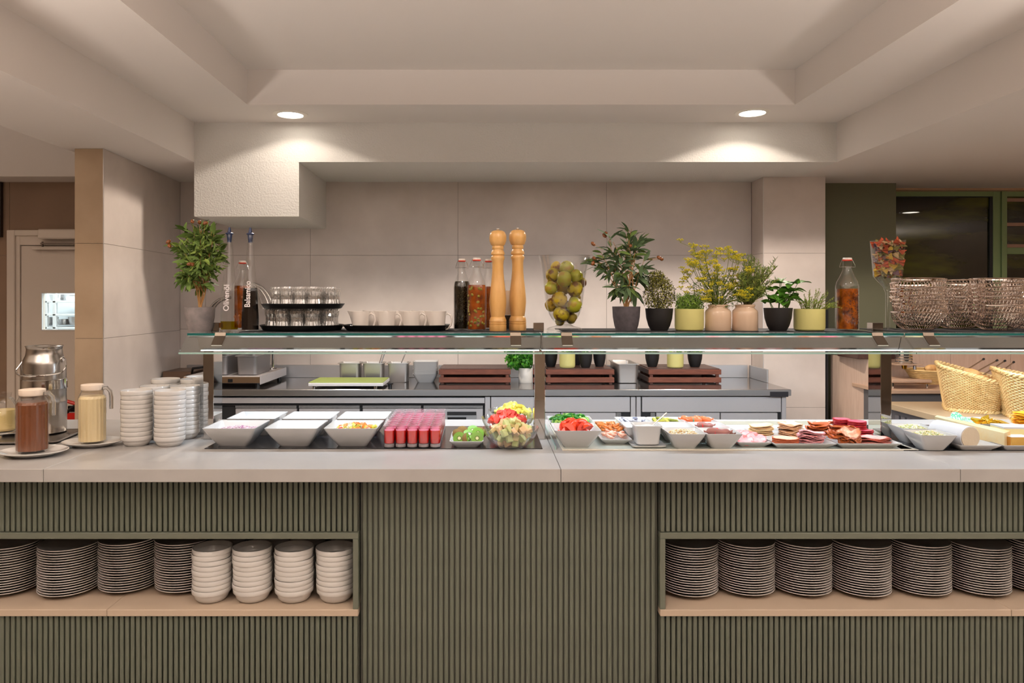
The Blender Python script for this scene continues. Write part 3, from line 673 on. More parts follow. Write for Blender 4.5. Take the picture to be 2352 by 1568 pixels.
def pot(root, r1, r0, h, mt, soil=True, shape='taper'):
    p = MB()
    if shape == 'taper': pr = [(0, 0), (r0, 0), (r0 + (r1 - r0) * .45, h * .22), (r0 + (r1 - r0) * .82, h * .55), (r1, h), (r1 - .003, h), (r1 - .004, h * .86), (0, h * .86)]
    elif shape == 'tub': pr = [(0, 0), (r0 * .86, 0), (r0 * .97, h * .06), (r1, h * .2), (r1, h), (r1 - .003, h), (r1 - .0035, h * .86), (0, h * .86)]
    elif shape == 'jar': pr = [(0, 0), (r1 * .96, 0), (r1, h * .03), (r1, h * .70), (r1 * .95, h * .77), (r1 * .74, h * .86), (r1 * .72, h * .90), (r1 * .78, h * .93), (r1 * .78, h * .99), (r1 * .73, h), (r1 * .66, h * .96), (r1 * .64, h * .86), (0, h * .86)]
    elif shape == 'cup': pr = [(0, 0), (r1 * .95, 0), (r1, h * .06), (r1, h * .97), (r1 - .002, h), (r1 - .004, h * .97), (r1 - .004, h * .86), (0, h * .86)]
    p.lathe(pr, 40); part(root, 'pot', p, mt)
    if soil: part(root, 'soil', MB().lathe([(0, h * .885), (r1 * (.62 if shape == 'jar' else .9), h * .875)], 24), mat('potting soil', (44, 34, 26), .95, bump=(90, .8, .003)))
CONC = mat('concrete pot', (112, 104, 104), .85, noise=(26, (140, 130, 128), .35, .65), bump=(60, .3, .002)); CONC2 = mat('dark concrete pot', (76, 70, 74), .85, noise=(50, (92, 86, 90), .3, .7), bump=(80, .3, .002))
YEL = mat('pale lime ceramic', (212, 204, 130), .5); JAR = mat('beige stoneware', (220, 190, 162), .22, coat=.4); WCUP = mat('cream stoneware', (222, 214, 204), .3)
# left olive tree
t = T('potted_olive_tree', 'potted olive tree in a rough grey pot at the left shelf end', 'plant', (sx(467), 2.93, SH - .002), 'potted olive trees')
pot(t, 33 * PXM, 24 * PXM, 55 * PXM, CONC)
olive_tree(t, .085, [(-.012, 0, .16), (.010, .006, .155), (0, -.008, .17), (.02, 0, .15)], (.0, 0, .290), (.105, .09, .13), 296, .052, .0185, 3, (LG, LG2),
           [(-.112, -.03, .352), (-.108, -.03, .336), (-.01, -.05, .43), (.033, -.03, .425), (.014, -.04, .427), (-.006, -.088, .262), (.006, -.088, .260)])
foliage('inner_leaves', t, 420, ell((0, 0, .29), (.085, .07, .115), .1), .040, .013, [LG, LG2], 77)
# right olive tree
t = T('potted_olive_tree', 'airy potted olive tree in a smooth dark grey pot on middle shelf', 'plant', (sx(1439), 2.97, SH), 'potted olive trees')
pot(t, 32 * PXM, 23.5 * PXM, 55 * PXM, CONC2)
olive_tree(t, .085, [(-.030, 0, .15), (.008, .008, .17), (.028, -.008, .15), (-.005, 0, .18), (.012, -.01, .19)], (-.008, 0, .272), (.122, .09, .142), 290, .060, .0175, 11, (mat('dark olive leaf', (74, 94, 66), .7, spec=.2, noise=(8, (102, 124, 84), .3, .7)), LG),
           [(-.137, -.03, .345), (-.138, -.03, .268), (-.134, -.03, .288), (-.087, -.03, .388), (-.092, -.03, .378), (.125, -.03, .29), (.135, -.03, .284), (.005, -.06, .335)])
# tall oil and vinegar bottles
def tall_bottle(px, y, label, fill_h, liq, word, tw, rad, lab):
    t = T('tall_bottle', label, 'bottle', (sx(px, y), y, SZ), 'tall faceted bottles')
    k = y / F; r0 = rad * k; H = 222 * k
    prof = [(0, .003), (r0 * .9, 0), (r0, .006), (r0 * .96, H * .14), (r0 * .80, H * .42), (r0 * .64, H * .55), (r0 * .53, H * .64), (r0 * .47, H * .68), (r0 * .36, H * .90), (r0 * .34, H * .93), (r0 * .42, H * .935), (r0 * .42, H * .95), (r0 * .35, H * .955), (r0 * .42, H * .97), (r0 * .40, H)]
    part(t, 'bottle_glass', MB().lathe(prof, 12, smooth=False), CLEAR)
    lq = [(0, .008), (r0 * .88, .008)]
    for (r, z) in prof[3:]:
        if z < fill_h: lq.append((r * .93, z))
    f = max(q for q in [(fill_h - a[1]) / (b[1] - a[1]) for a, b in zip(prof[2:], prof[3:]) if a[1] <= fill_h < b[1]] + [0])
    for a, b in zip(prof[2:], prof[3:]):
        if a[1] <= fill_h < b[1]: rr = a[0] + (b[0] - a[0]) * (fill_h - a[1]) / (b[1] - a[1]); lq += [(rr * .93, fill_h), (0, fill_h)]; break
    part(t, 'liquid', MB().lathe(lq, 12, smooth=False), liq)
    part(t, 'pourer', MB().lathe([(0, H * .92), (r0 * .2, H * .92), (r0 * .3, H), (r0 * .42, H + .002), (r0 * .42, H + .005), (r0 * .2, H + .009), (r0 * .1, H + .028), (0, H + .030)], 12), mat('blue pourer', (38, 50, 84), .4))
    cu = bpy.data.curves.new('lettering', 'FONT'); cu.body = word; cu.size = tw; cu.extrude = .0003; cu.offset = .0004; cu.align_x = 'CENTER'; cu.align_y = 'CENTER'
    cu.materials.append(mat('white print', (236, 226, 226), .5))
    tmp = bpy.data.objects.new('tmp', cu); COL.objects.link(tmp); bpy.context.view_layer.update(); lme = bpy.data.meshes.new_from_object(tmp); bpy.data.objects.remove(tmp)
    o = link('lettering', lme, t); zc = lab; slope = atan2(r0 * .2, H * .28)
    rr = r0 * .97 - (zc - H * .14) * math.tan(slope) if zc > H * .14 else r0
    o.location = (0.0, -rr * 1.012 - .002, zc); o.scale = (.80, 1.0, 1)
    o.matrix_local = Matrix.Translation(o.location) @ Matrix.Rotation(-slope * .9, 4, 'X') @ Matrix.Rotation(pi / 2, 4, 'X') @ Matrix.Rotation(pi / 2, 4, 'Z') @ Matrix.Diagonal((1.05 if len(word) < 9 else .88, 1.05, 1, 1))
    return t
OILG = thin_glass('olive oil', (.66, .56, .05), 1.3)
tall_bottle(527, 2.94, 'tall nearly empty olive oil bottle beside the left olive tree', .040, mat('olive oil', (150, 128, 10), .05, trans=.5, ior=1.3), 'Olivenöl', .029, 21.5, 76 * PXM)
tall_bottle(575, 2.90, 'tall balsamic vinegar bottle, half full of black liquid', 100 * 2.9 / F, mat('balsamic', (12, 6, 5), .1), 'Balsamico', .029, 21.5, 84 * PXM)
# swing top bottles
def swing_bottle(px, y, py0, label, liq, fill_py, w, bits=None, front=True):
    H = (762 - py0) * y / F * (1.0); t = T('swing_top_bottle', label, 'bottle', (X(px, y), y, SH), 'swing top bottles')
    H = Z(py0, y) - SH; r = w / 2 * y / F; nk = r * .36; fh = Z(fill_py, y) - SH
    pr = [(0, .004), (r * .9, 0), (r, .008), (r, H * .60), (r * .93, H * .66), (r * .62, H * .75), (nk * 1.1, H * .83), (nk, H * .88), (nk, H * .955), (nk * 1.1, H * .96), (nk * 1.05, H * .97)]
    part(t, 'bottle_glass', MB().lathe(pr, 28), CLEAR)
    q = [(0, .007), (r * .895, .007)] + [(a * .90, z) for a, z in pr[3:] if z < fh]
    for a, b in zip(pr[2:], pr[3:]):
        if a[1] <= fh < b[1]: rr = a[0] + (b[0] - a[0]) * (fh - a[1]) / (b[1] - a[1]); q += [(rr * .90, fh), (0, fh)]; break
    part(t, 'liquid', MB().lathe(q, 28), liq)
    sp_ = part(t, 'stopper', MB().lathe([(0, H * .955), (nk * 1.0, H * .965), (nk * 1.12, H * .972), (nk * 1.12, H * .995), (nk, H), (0, H)], 16), mat('porcelain stopper', (232, 222, 214), .25))
    part(sp_, 'seal', MB().lathe([(nk * .9, H * .955), (nk * 1.2, H * .96), (nk * 1.2, H * .974), (nk * .9, H * .975)], 16), mat('red rubber seal', (206, 60, 36), .5))
    wr = MB(); ww = nk * 2.0; ring = [(nk * 1.15 * cos(a), nk * 1.15 * sin(a), H * .875) for a in [2 * pi * i / 14 for i in range(14)]]
    wr.tube(ring, .0009, 5, closed=True)
    for s in (-1, 1): wr.tube([(s * nk * 1.1, 0, H * .875), (s * ww, -.002, H * .87), (s * ww * .95, -.002, H * .90), (s * nk * 1.3, 0, H * .975), (s * nk * .6, 0, H * .983)], .0009, 5)
    part(t, 'wire_bail', wr, CHROME)
    if bits: bits(t, r, fh)
    return t
AMB = mat('amber infusion', (176, 92, 16), .12, noise=(26, (88, 34, 6), .4, .62)); DKG = mat('dark herb oil', (22, 18, 8), .08, noise=(24, (56, 46, 12), .55, .75)); ORG = mat('orange herb oil', (158, 76, 14), .12, noise=(26, (92, 36, 6), .4, .65))
OLG = mat('green olive', (136, 124, 34), .3)
def olives_in(n, seed, r_=.0062, mt=OLG):
    def f(t, r, fh):
        rnd = random.Random(seed); om = MB(); om.blob((0, 0, 0), r_, r_, r_ * 1.25, 8, 6); me = om.mesh('floating_olive', mt); z = .02
        for i in range(n):
            a = -pi / 2 + rnd.uniform(-1.25, 1.25); link('floating_olive', me, t, (cos(a) * (r * .90 - r_ * .5), sin(a) * (r * .90 - r_ * .5), .02 + (fh - .03) * rnd.random()), (rnd.random() * 3, rnd.random() * 3, 0))
    return f
def twig_in(seed, col):
    def f(t, r, fh):
        foliage('herb_twig', t, 260, lambda rnd: (lambda a, z: (cos(a) * r * .925, sin(a) * r * .925, z))(-pi / 2 + rnd.gauss(.1, .42), rnd.uniform(.03, fh - .015)), .0065, .0026, mat('steeped twig ' + str(seed), col, .5), seed, kind='stuff')
    return f
swing_bottle(557, 3.08, 599, 'swing top bottle of orange oil behind the two tall bottles', ORG, 656, 40, olives_in(12, 5, .006, mat('orange olive', (170, 96, 26), .3)))
swing_bottle(1061, 3.0, 594, 'swing top bottle of dark herb oil, leftmost beside the pepper mills', DKG, 646, 40, twig_in(4, (70, 60, 20)))
swing_bottle(1095, 2.93, 592, 'swing top bottle full of green olives in front of two others', ORG, 654, 45, olives_in(34, 9))
swing_bottle(1122, 3.08, 595, 'swing top bottle of orange oil half hidden by the pepper mill', ORG, 658, 38, twig_in(6, (150, 70, 20)))
swing_bottle(1946, 2.96, 592, 'swing top bottle of amber infusion alone before the green wall', AMB, 663, 50, twig_in(8, (60, 20, 8)))
# pepper mills
def mill(px, y, label):
    t = T('pepper_mill', label, 'pepper mill', (X(px, y), y, SH), 'tall beech pepper mills'); k = y / F
    def P(l): return [(r * k / 2, (764 - py) * k) for r, py in l]
    body = [(0, 764), (38, 764), (39.5, 763), (39.5, 750), (37, 749.2), (39.5, 748.4), (39.5, 744), (37, 743.2), (39.5, 742.4), (39, 739), (34, 732.5), (32, 731.5), (36, 718), (39, 700), (38.5, 690), (35, 670), (29.5, 648), (26.5, 630), (25.5, 612), (27.5, 602.5), (30.5, 600), (31.5, 595), (28.5, 592), (26, 591), (31, 589), (31.5, 586), (27, 580), (24.5, 578), (24.5, 577)]
    part(t, 'body', MB().lathe(P(body), 36), MILLW)
    head = [(0, 577), (26, 576.8), (27, 575), (26.5, 570), (25.5, 569.2), (32, 566.5), (38, 558), (39.5, 550), (38, 543), (32, 537), (22, 534), (0, 533.5)]
    hd = part(t, 'head', MB().lathe(P(head), 36), MILLW)
    part(hd, 'knob', MB().lathe(P([(0, 534), (6.5, 534), (6.5, 532), (8, 530.5), (7, 528.8), (0, 528.5)]), 16), CHROME)
mill(1143.5, 2.92, 'tall beech pepper mill, left of the pair'); mill(1189, 2.98, 'tall beech pepper mill, right of the pair, next to the vase')
# candle glass behind
t = T('candle_glass', 'clear candle glass with cream candle behind the pepper mills', 'candle', (X(1166, 3.12), 3.12, SH))
k = 3.12 / F
part(t, 'glass', MB().lathe([(0, .004), (16 * k, 0), (17 * k, .006), (17 * k, 112 * k)], 28), CLEAR)
part(t, 'candle', MB().lathe([(0, .06), (15 * k, .06), (15 * k, 88 * k), (0, 87 * k)], 24), mat('wax', (236, 216, 196), .5, sss=.1))
part(t, 'base', MB().lathe([(0, .004), (15.5 * k, .004), (15.5 * k, .058), (0, .058)], 24), BLACKM)
# glass vase with quinces
vx, vy = X(1296, 2.98), 2.98; k = vy / F
t = T('glass_vase', 'large flared footed glass vase holding green quinces', 'vase', (vx, vy, SH))
def vp(l, s=1): return [(w / 2 * k * s, (758 - py) * k) for w, py in l]
part(t, 'body', MB().lathe(vp([(0, 744), (30, 743.5), (50, 738), (70, 722), (84, 700), (92, 672), (98, 640), (106, 612), (118, 590), (121, 587)]) + vp([(119.5, 586.6), (116, 590), (104, 612), (96, 640), (90, 672), (82, 700), (68, 722), (48, 736), (0, 741)]), 48), CLEAR)
part(t, 'foot', MB().lathe(vp([(0, 744), (30, 744), (44, 748), (76, 752), (81, 755), (80, 758), (0, 758)]), 40), CLEAR)
QM = [mat('quince green', (150, 150, 30), .4, noise=(34, (150, 120, 40), .52, .62)), mat('quince blotched', (168, 150, 26), .45, noise=(26, (92, 56, 20), .50, .58)), mat('quince yellow', (178, 152, 22), .45, noise=(36, (120, 74, 22), .54, .62))]
qrnd = random.Random(5)
QL = [(1293, 641, 37, 0, -26), (1270, 631, 33, 1, 10), (1301, 615, 34, 0, -8), (1322, 634, 31, 0, -16), (1334, 648, 26, 1, -2), (1264, 661, 31, 0, -18), (1318, 664, 37, 1, -20), (1283, 687, 37, 2, -22), (1268, 700, 32, 2, 8),
      (1316, 700, 37, 0, -26), (1323, 684, 26, 2, 12), (1287, 720, 38, 1, -20), (1312, 729, 28, 2, -4), (1287, 736, 24, 2, 2), (1296, 660, 34, 2, 18), (1300, 705, 34, 1, 20), (1276, 645, 32, 2, 26), (1280, 612, 28, 2, 18)]
for i, (px, py, w, mi, dy) in enumerate(QL):
    hz = {0: 'green', 1: 'brown blotched', 2: 'yellow'}[mi]
    r = w / 2 * k; q = MB(); prof = []
    for j in range(13):
        th = pi * j / 12; rr = r * sin(th) * (1 + .03 * sin(2 * th)); zz = -r * .96 * cos(th); 
        if j > 10: zz -= r * .10 * (j - 10)
        if j < 2: zz += r * .08 * (2 - j)
        prof.append((rr, zz))
    q.lathe(prof, 20, wob=lambda kk, z: .03 * sin(kk * pi / 2 + i))
    ro = T('quince', f'{hz} quince in the vase, ' + (['at the front center top', 'upper left', 'topmost', 'upper right', 'at upper right edge', 'left, second layer', 'right, with blossom scars', 'center, below the middle', 'low left edge', 'lower right front', 'right edge, lower', 'low center, badly bruised', 'bottom right', 'bottom center', 'hidden at the middle back', 'hidden low at the back', 'hidden upper left back', 'behind the topmost one'][i]), 'fruit',
           (vx + (px - 1296) * k, vy + dy * k, SH + (758 - py) * k), 'quinces in the glass vase')
    qo = part(ro, 'flesh', q, QM[mi]); qo.rotation_euler = (qrnd.uniform(.6, 2.2), qrnd.uniform(-.6, .6), qrnd.uniform(0, 6))
    cal = MB()
    for a in range(5): cal.add([(0, 0, r * .80), (r * .12 * cos(a * 1.256 - .3), r * .12 * sin(a * 1.256 - .3), r * .83), (r * .26 * cos(a * 1.256), r * .26 * sin(a * 1.256), r * .99), (r * .12 * cos(a * 1.256 + .3), r * .12 * sin(a * 1.256 + .3), r * .83)], [(0, 1, 2, 3)])
    co = part(ro, 'calyx', cal, mat('calyx brown', (62, 38, 18), .8)); co.rotation_euler = qo.rotation_euler
# herbs in pots
def herb(px, y, wpx, toppy, label, mt, shape, r0=None, cat='plant'):
    t = T('potted_herb', label, cat, (X(px, y), y, SH), 'potted herbs on the middle shelf'); kk = y / F
    h = Z(toppy, y) - SH; r = wpx / 2 * kk; pot(t, r, r * (r0 or .6), h, mt, True, shape); return t, kk, h
DB = [mat('boxwood dark', (62, 58, 28), .6), mat('boxwood mid', (74, 72, 28), .6), mat('boxwood tip', (158, 156, 52), .6)]
t, kk, h = herb(1514, 2.97, 63, 708, 'dense dark bushy thyme in a black pot beside the right olive tree', BLACKM, 'taper')
foliage('foliage', t, 3400, ell((0, 0, h + .055), (37 * kk, 33 * kk, 46 * kk), .35), .0075, .0042, DB, 21)
foliage('foliage_top', t, 900, ell((-6 * kk, 0, h + .115), (22 * kk, 20 * kk, 22 * kk), .2), .0075, .0042, DB, 22)
st = MB()
for a in range(14): st.tube([(.008 * cos(a), .008 * sin(a), h * .87), (.03 * cos(a * 1.7), .03 * sin(a * 1.7), h + .06)], .0011, 4)
part(t, 'stems', st, mat('thyme stem', (72, 56, 30), .8))
PG = [mat('parsley dark', (76, 112, 32), .5), mat('parsley mid', (110, 146, 48), .5), mat('parsley light', (148, 176, 72), .5)]
t, kk, h = herb(1583, 2.95, 65, 709, 'low curly herb in the left lime yellow pot', YEL, 'tub', 1)
foliage('foliage', t, 2600, ell((0, 0, h + .012), (31 * kk, 29 * kk, 25 * kk), .3), .008, .005, PG, 31)
st = MB(); r_ = random.Random(3); tips = []
for a in range(16):
    e = Vector((r_.uniform(-.055, .06), r_.uniform(-.04, .04), h + r_.uniform(.03, .062))); tips.append(e); st.tube([(e.x * .3, e.y * .3, h * .9), (e.x * .8, e.y * .8, h + .03), e], .0007, 4)
part(t, 'stems', st, PG[1]); foliage('stem_tips', t, 700, lambda rnd: tuple(rnd.choice(tips) + Vector((rnd.gauss(0, .006), rnd.gauss(0, .006), rnd.gauss(0, .004)))), .006, .003, PG, 33)
# fennel flowers
t, kk, h = herb(1649, 2.96, 58, 699, 'yellow flowering fennel bunch in the left beige stoneware jar', JAR, 'jar')
r_ = random.Random(17); st = MB(); um = []
for i in range(40):
    a = r_.uniform(0, 2 * pi); tx = r_.uniform(-68, 66) * kk; tz = r_.uniform(8, 122) * kk
    if i == 0: tx, tz = -62 * kk, 132 * kk
    if i == 1: tx, tz = -55 * kk, 28 * kk
    if tz > 105 * kk: tx = min(max(tx, -35 * kk), 45 * kk) if i else tx
    e = Vector((tx, r_.uniform(-45, 40) * kk, h + tz)); st.tube([(e.x * .08, e.y * .08, h * .88), (e.x * .35, e.y * .35, h + tz * .35), (e.x * .8, e.y * .8, h + tz * .7), e], [.0022, .0018, .0012, .0009], 5)
    for j in range(5):
        f2 = e + Vector((r_.gauss(0, .015), r_.gauss(0, .012), r_.gauss(0, .012))); um.append((f2, e)); 
part(t, 'stems', st, mat('fennel stem', (104, 112, 40), .5))
fl = MB(); ray = MB()
for (u, e) in um:
    ray.tube([e - Vector((e.x * .12, 0, .012)), u - Vector((0, 0, .004))], .0007, 4)
    for j in range(11):
        a = 2 * pi * j / 11; rr = .0115 * (1 if j % 2 else .6); p = u + Vector((rr * cos(a), rr * sin(a) * .8, .008 + r_.uniform(-.003, .003)))
        ray.tube([u - Vector((0, 0, .004)), p], .0004, 3, caps=False)
        for q in range(2):
            c = p + Vector((r_.gauss(0, .0017), r_.gauss(0, .0017), r_.gauss(0, .0012))); s_ = .0021
            fl.blob(c, s_, s_, s_, 4, 3)
part(t, 'flower_heads', fl, mat('fennel flower', (226, 206, 34), .6, noise=(40, (176, 172, 40), .4, .6)), kind='stuff'); part(t, 'flower_rays', ray, mat('fennel ray', (140, 144, 46), .5), kind='stuff')
foliage('fronds', t, 900, ell((0, 0, h + .05), (64 * kk, 40 * kk, 50 * kk), .2), .022, .0008, [mat('frond', (84, 106, 50), .6)], 41)
# rosemary
t, kk, h = herb(1711, 2.96, 57.5, 699, 'rosemary bunch in the right beige stoneware jar', JAR, 'jar')
r_ = random.Random(23); st = MB(); axes = []
for i in range(44):
    tx = r_.uniform(-26, 66) * kk; tz = r_.uniform(20, 112) * kk
    if i == 0: tx, tz = 80 * kk, 104 * kk
    if tx > 30 * kk: tz = min(tz, 85 * kk) if i else tz
    e = Vector((tx, r_.uniform(-40, 30) * kk, h + tz)); p0 = Vector((e.x * .12, e.y * .12, h * .88)); mid = Vector((e.x * .5, e.y * .6, h + tz * .5)); st.tube([p0, mid, e], [.0014, .0012, .0008], 4); axes.append((mid, e)); axes.append((p0.lerp(mid, .5), mid))
part(t, 'stems', st, mat('rosemary stem', (104, 96, 54), .6))
RG = [mat('rosemary dark', (84, 104, 48), .5), mat('rosemary mid', (122, 142, 62), .5), mat('rosemary tip', (164, 176, 82), .5)]
def rp(rnd):
    a, b = rnd.choice(axes); return tuple(a.lerp(b, rnd.random()))
foliage('needles', t, 5200, rp, .019, .0022, RG, 43, dirf=lambda p, rnd: (rnd.uniform(-1, 1), rnd.uniform(-1, 1), rnd.uniform(.1, 1.5)))
# basil
t, kk, h = herb(1787, 2.95, 63.5, 707, 'broad leaved basil in a black pot on middle shelf', BLACKM, 'taper', .58)
BG = mat('basil leaf', (70, 122, 34), .55, noise=(10, (100, 152, 50), .35, .7)); BG2 = mat('basil leaf light', (104, 152, 56), .55)
bl = [leaf_mesh('leaf', .058, .040, BG, .35, .4, 6), leaf_mesh('leaf', .048, .034, BG2, .35, .35, 6)]; r_ = random.Random(5); st = MB()
for i in range(9):
    a = i * 2.4; tp_ = Vector((r_.uniform(-34, 40) * kk, r_.uniform(-25, 25) * kk, h + r_.uniform(20, 66) * kk)); st.tube([(tp_.x * .3, tp_.y * .3, h * .87), tp_], [.0018, .0012], 5)
    for j in range(6):
        p = Vector((tp_.x * .3, tp_.y * .3, h)).lerp(tp_, 1 - (j // 2) * .3); aa = a + j * pi + (j // 2) * 1.3
        o = link('leaf', bl[r_.choice((0, 0, 1))], t); o.matrix_local = Matrix.Translation(p) @ aim((cos(aa), sin(aa), r_.uniform(-.1, .5)), r_.uniform(-.5, .5)) @ Matrix.Scale(r_.uniform(.7, 1.1), 4)
part(t, 'stems', st, mat('basil stem', (92, 124, 50), .5))
# trailing thyme
t, kk, h = herb(1859, 2.95, 68, 709, 'trailing light thyme in the right lime yellow pot', YEL, 'tub', 1)
r_ = random.Random(29); st = MB(); axes2 = []
for i in range(52):
    tx = r_.uniform(-26, 72) * kk; tz = r_.uniform(5, 48) * kk; tz = max(2 * kk, tz - max(0, tx - 30 * kk) * .8)
    e = Vector((tx, r_.uniform(-25, 25) * kk, h + tz)); p0 = Vector((max(-.04, min(.045, e.x * .5)), e.y * .5, h * .9)); mid = p0.lerp(e, .5) + Vector((0, 0, .012)); st.tube([p0, mid, e], .0006, 4); axes2.append((p0, mid)); axes2.append((mid, e))
part(t, 'stems', st, mat('thyme twig', (120, 110, 52), .6))
foliage('leaves', t, 2400, lambda rnd: (lambda ab: tuple(ab[0].lerp(ab[1], rnd.random()) + Vector((rnd.gauss(0, .0015),) * 3)))(rnd.choice(axes2)), .005, .0032, [PG[1], PG[2], mat('thyme pale', (156, 160, 74), .5)], 45)
# ---- trays, tumblers and jugs
def oval_tray(px0, px1, y, pyb, label, hy, zb=None, h=.022, e=1.0):
    x0, x1 = X(px0, y), X(px1, y); a = (x1 - x0) / 2; z = SH if zb is None else zb
    m = MB(); cs = lambda v: abs(v) ** e * (1 if v >= 0 else -1); lp = lambda s, zz: [(a * s * cs(cos(2 * pi * k / 48)), hy * s * cs(sin(2 * pi * k / 48)), zz) for k in range(48)]
    m.loft([lp(.88, 0), lp(.92, .003), lp(.985, h - .002), lp(1.0, h), lp(.985, h + .0012), lp(.925, .006), lp(.88, .0035)], 0, True, True, True)
    return one('serving_tray', label, 'tray', m, BLACK, ((x0 + x1) / 2, y, z), 'black round trays on the left shelf')
oval_tray(599, 790, 2.99, 762, 'lower black tray of glass tumblers', .165)
ch = .083
oval_tray(602, 791, 2.99, 711, 'upper black tray resting on the lower tumblers', .165, SH + .0035 + ch + .0005, .020)
oval_tray(790, 1036, 2.99, 762, 'black tray carrying the white cream jugs', .125, None, .022, .55)
tm = MB(); N = 32
prof = [(.0275, .0), (.0285, .001), (.0280, .014), (.0240, .034), (.0245, .050), (.0280, .064), (.0285, .076), (.0265, ch), (0, ch)]
inner = [(0, .068), (.018, .068), (.0220, .056), (.0215, .034), (.0255, .014), (.0268, .0)]
tm.lathe(prof, N, smooth=False, wob=lambda k, z: (.045 if k % 2 else -.03) * (1 if .002 < z < .080 else 0)); tm.lathe(inner, N, smooth=False, wob=lambda k, z: .02 * (k % 2))
TM = tm.mesh('glass_tumbler', CRYST)
pos = []
for rrow, (yy, n, off) in enumerate(((-.086, 3, 0), (-.032, 5, 0), (.024, 5, 0), (.078, 3, 0))):
    for i in range(n): pos.append(((i - (n - 1) / 2) * .0568 + off * .3, yy, rrow, i, n))
for lv, zb in (('lower', SH + .0035), ('upper', SH + .0035 + ch + .0005 + .0035)):
    for (a, b, rw, i, n) in pos:
        xx = X(695 if lv == 'lower' else 703, 2.99) + a * (1.0 if lv == 'lower' else .93)
        one('glass_tumbler', f'upturned pressed glass tumbler on the {lv} tray, {ORD[rw]} row, {ORD[i]} from left', 'glass', TM, None, (xx, 2.99 + b, zb), f'upturned glass tumblers on the {lv} tray', (0, 0, random.uniform(0, 1)))
# cream jugs
JUGC = mat('cream jug china', (236, 226, 218), .15, coat=.3)
def jug_parts():
    t = T('cream_jug', '', 'jug', (0, 0, 0)); R, H = .0350, .074
    loops = []
    for (r, z) in ((R * .80, 0), (R * .86, .002), (R * .90, .02), (R * .98, .055), (R * 1.05, H - .002), (R * 1.06, H), (R * 1.01, H), (R * .94, .055), (R * .82, .006)):
        l = []
        for k in range(32):
            a = 2 * pi * k / 32; d = abs(((a - pi + pi) % (2 * pi)) - pi); sp = max(0, 1 - d / .42) ** 1.4 * .016 * max(0, (z - .030) / .044)
            l.append(((r + sp) * cos(a), (r + sp) * sin(a), z + sp * .12))
        loops.append(l)
    part(t, 'body', MB().loft(loops, 0, True, True, True), JUGC)
    part(t, 'handle', MB().tube([(R * .92, 0, H * .80), (R * 1.20, 0, H * .88), (R * 1.55, 0, H * .78), (R * 1.68, 0, H * .52), (R * 1.55, 0, H * .26), (R * 1.2, 0, H * .06), (R * .95, 0, H * .03)], [.003, .0038, .004, .004, .004, .0035, .003], 8), JUGC)
    return t
j0 = None
for i, (px, y, lab) in enumerate(((828, 2.935, 'leftmost of the front row'), (888, 2.935, 'second of the front row'), (945, 2.935, 'third of the front row'), (1004, 2.935, 'rightmost of the front row'),
                             (862, 3.045, 'left in the back row'), (918, 3.045, 'middle in the back row'), (974, 3.045, 'right in the back row'))):
    j = jug_parts() if i == 0 else dup(j0)
    if i == 0: j0 = j
    j.location = (X(px, y), y, SH + .0035); j.rotation_euler = (0, 0, 0); j['label'] = 'white china cream jug on the black tray, ' + lab; j['group'] = 'white cream jugs'
# pasta glass
t = T('pasta_glass', 'tall stemmed glass filled with coloured bow pasta', 'glass', (X(2039, 3.04), 3.04, SZ)); kk = 3.04 / F
zz = lambda py: Z(py, 3.04) - SZ
gm = MB(); gm.rrect([(7 * kk, 6 * kk, 5 * kk, zz(662)), (22 * kk, 14 * kk, 4 * kk, zz(641)), (26 * kk, 18 * kk, 4 * kk, zz(634)), (32 * kk, 22 * kk, 5 * kk, zz(552)), (31 * kk, 21 * kk, 5 * kk, zz(552)), (25 * kk, 17 * kk, 4 * kk, zz(632))], cap0=False, cap1=True)
gm.rrect([(8 * kk, 8 * kk, 6 * kk, zz(662)), (4.5 * kk, 4.5 * kk, 4 * kk, zz(672)), (4.5 * kk, 4.5 * kk, 4 * kk, zz(752)), (28 * kk, 28 * kk, 28 * kk, .004), (28 * kk, 28 * kk, 28 * kk, 0)], cap1=True)
part(t, 'bowl_and_stem', gm, CLEAR)
def bow():
    m = MB(); n = 9
    for s in (-1, 1):
        vs = []
        for i in range(n):
            v = (i / (n - 1) - .5) * 2
            for (uu, pinch, amp) in ((0, .18, .004), (.5, .62, .003), (1, 1, .002)):
                vs.append((s * uu * .024, v * .016 * pinch, amp * sin(v * 6) + (.002 if i % 2 and uu == 0 else 0)))
        fs = [(i * 3 + k, i * 3 + k + 1, i * 3 + k + 4, i * 3 + k + 3) for i in range(n - 1) for k in (0, 1)]
        m.add(vs, fs, 0, True)
    return m
PC = [('yellow', (206, 172, 70)), ('purple', (132, 100, 112)), ('orange red', (178, 78, 44)), ('cream', (200, 172, 132)), ('green', (128, 120, 62))]
PM = [bow().mesh('bow_pasta', mat('pasta ' + n, c, .6)) for n, c in PC]; r_ = random.Random(12)
for i in range(72):
    lay = i // 8; py = 628 - lay * 8.8; half = (23 + (630 - py) * .085) * kk - .014; ci = r_.choice((0, 1, 2, 2, 3, 3, 4)) if lay > 3 else r_.choice((0, 0, 3, 4, 2, 1))
    a = i % 8; xx = (-1, -.35, .35, 1, 1, .5, -.5, -1)[a] * half; yy = (-1, -1, -1, -1, .2, .9, .9, .2)[a] * half * .45 + r_.uniform(-.002, .002)
    one('bow_pasta', f'{PC[ci][0]} bow pasta piece inside the tall stemmed glass', 'pasta', PM[ci], None, (X(2039, 3.04) + xx + r_.uniform(-.003, .003), 3.04 + yy, Z(py, 3.04)), f'{PC[ci][0]} bow pasta in the stemmed glass', (r_.uniform(.8, 1.9), r_.uniform(-.6, .6), r_.uniform(-.9, .9)))
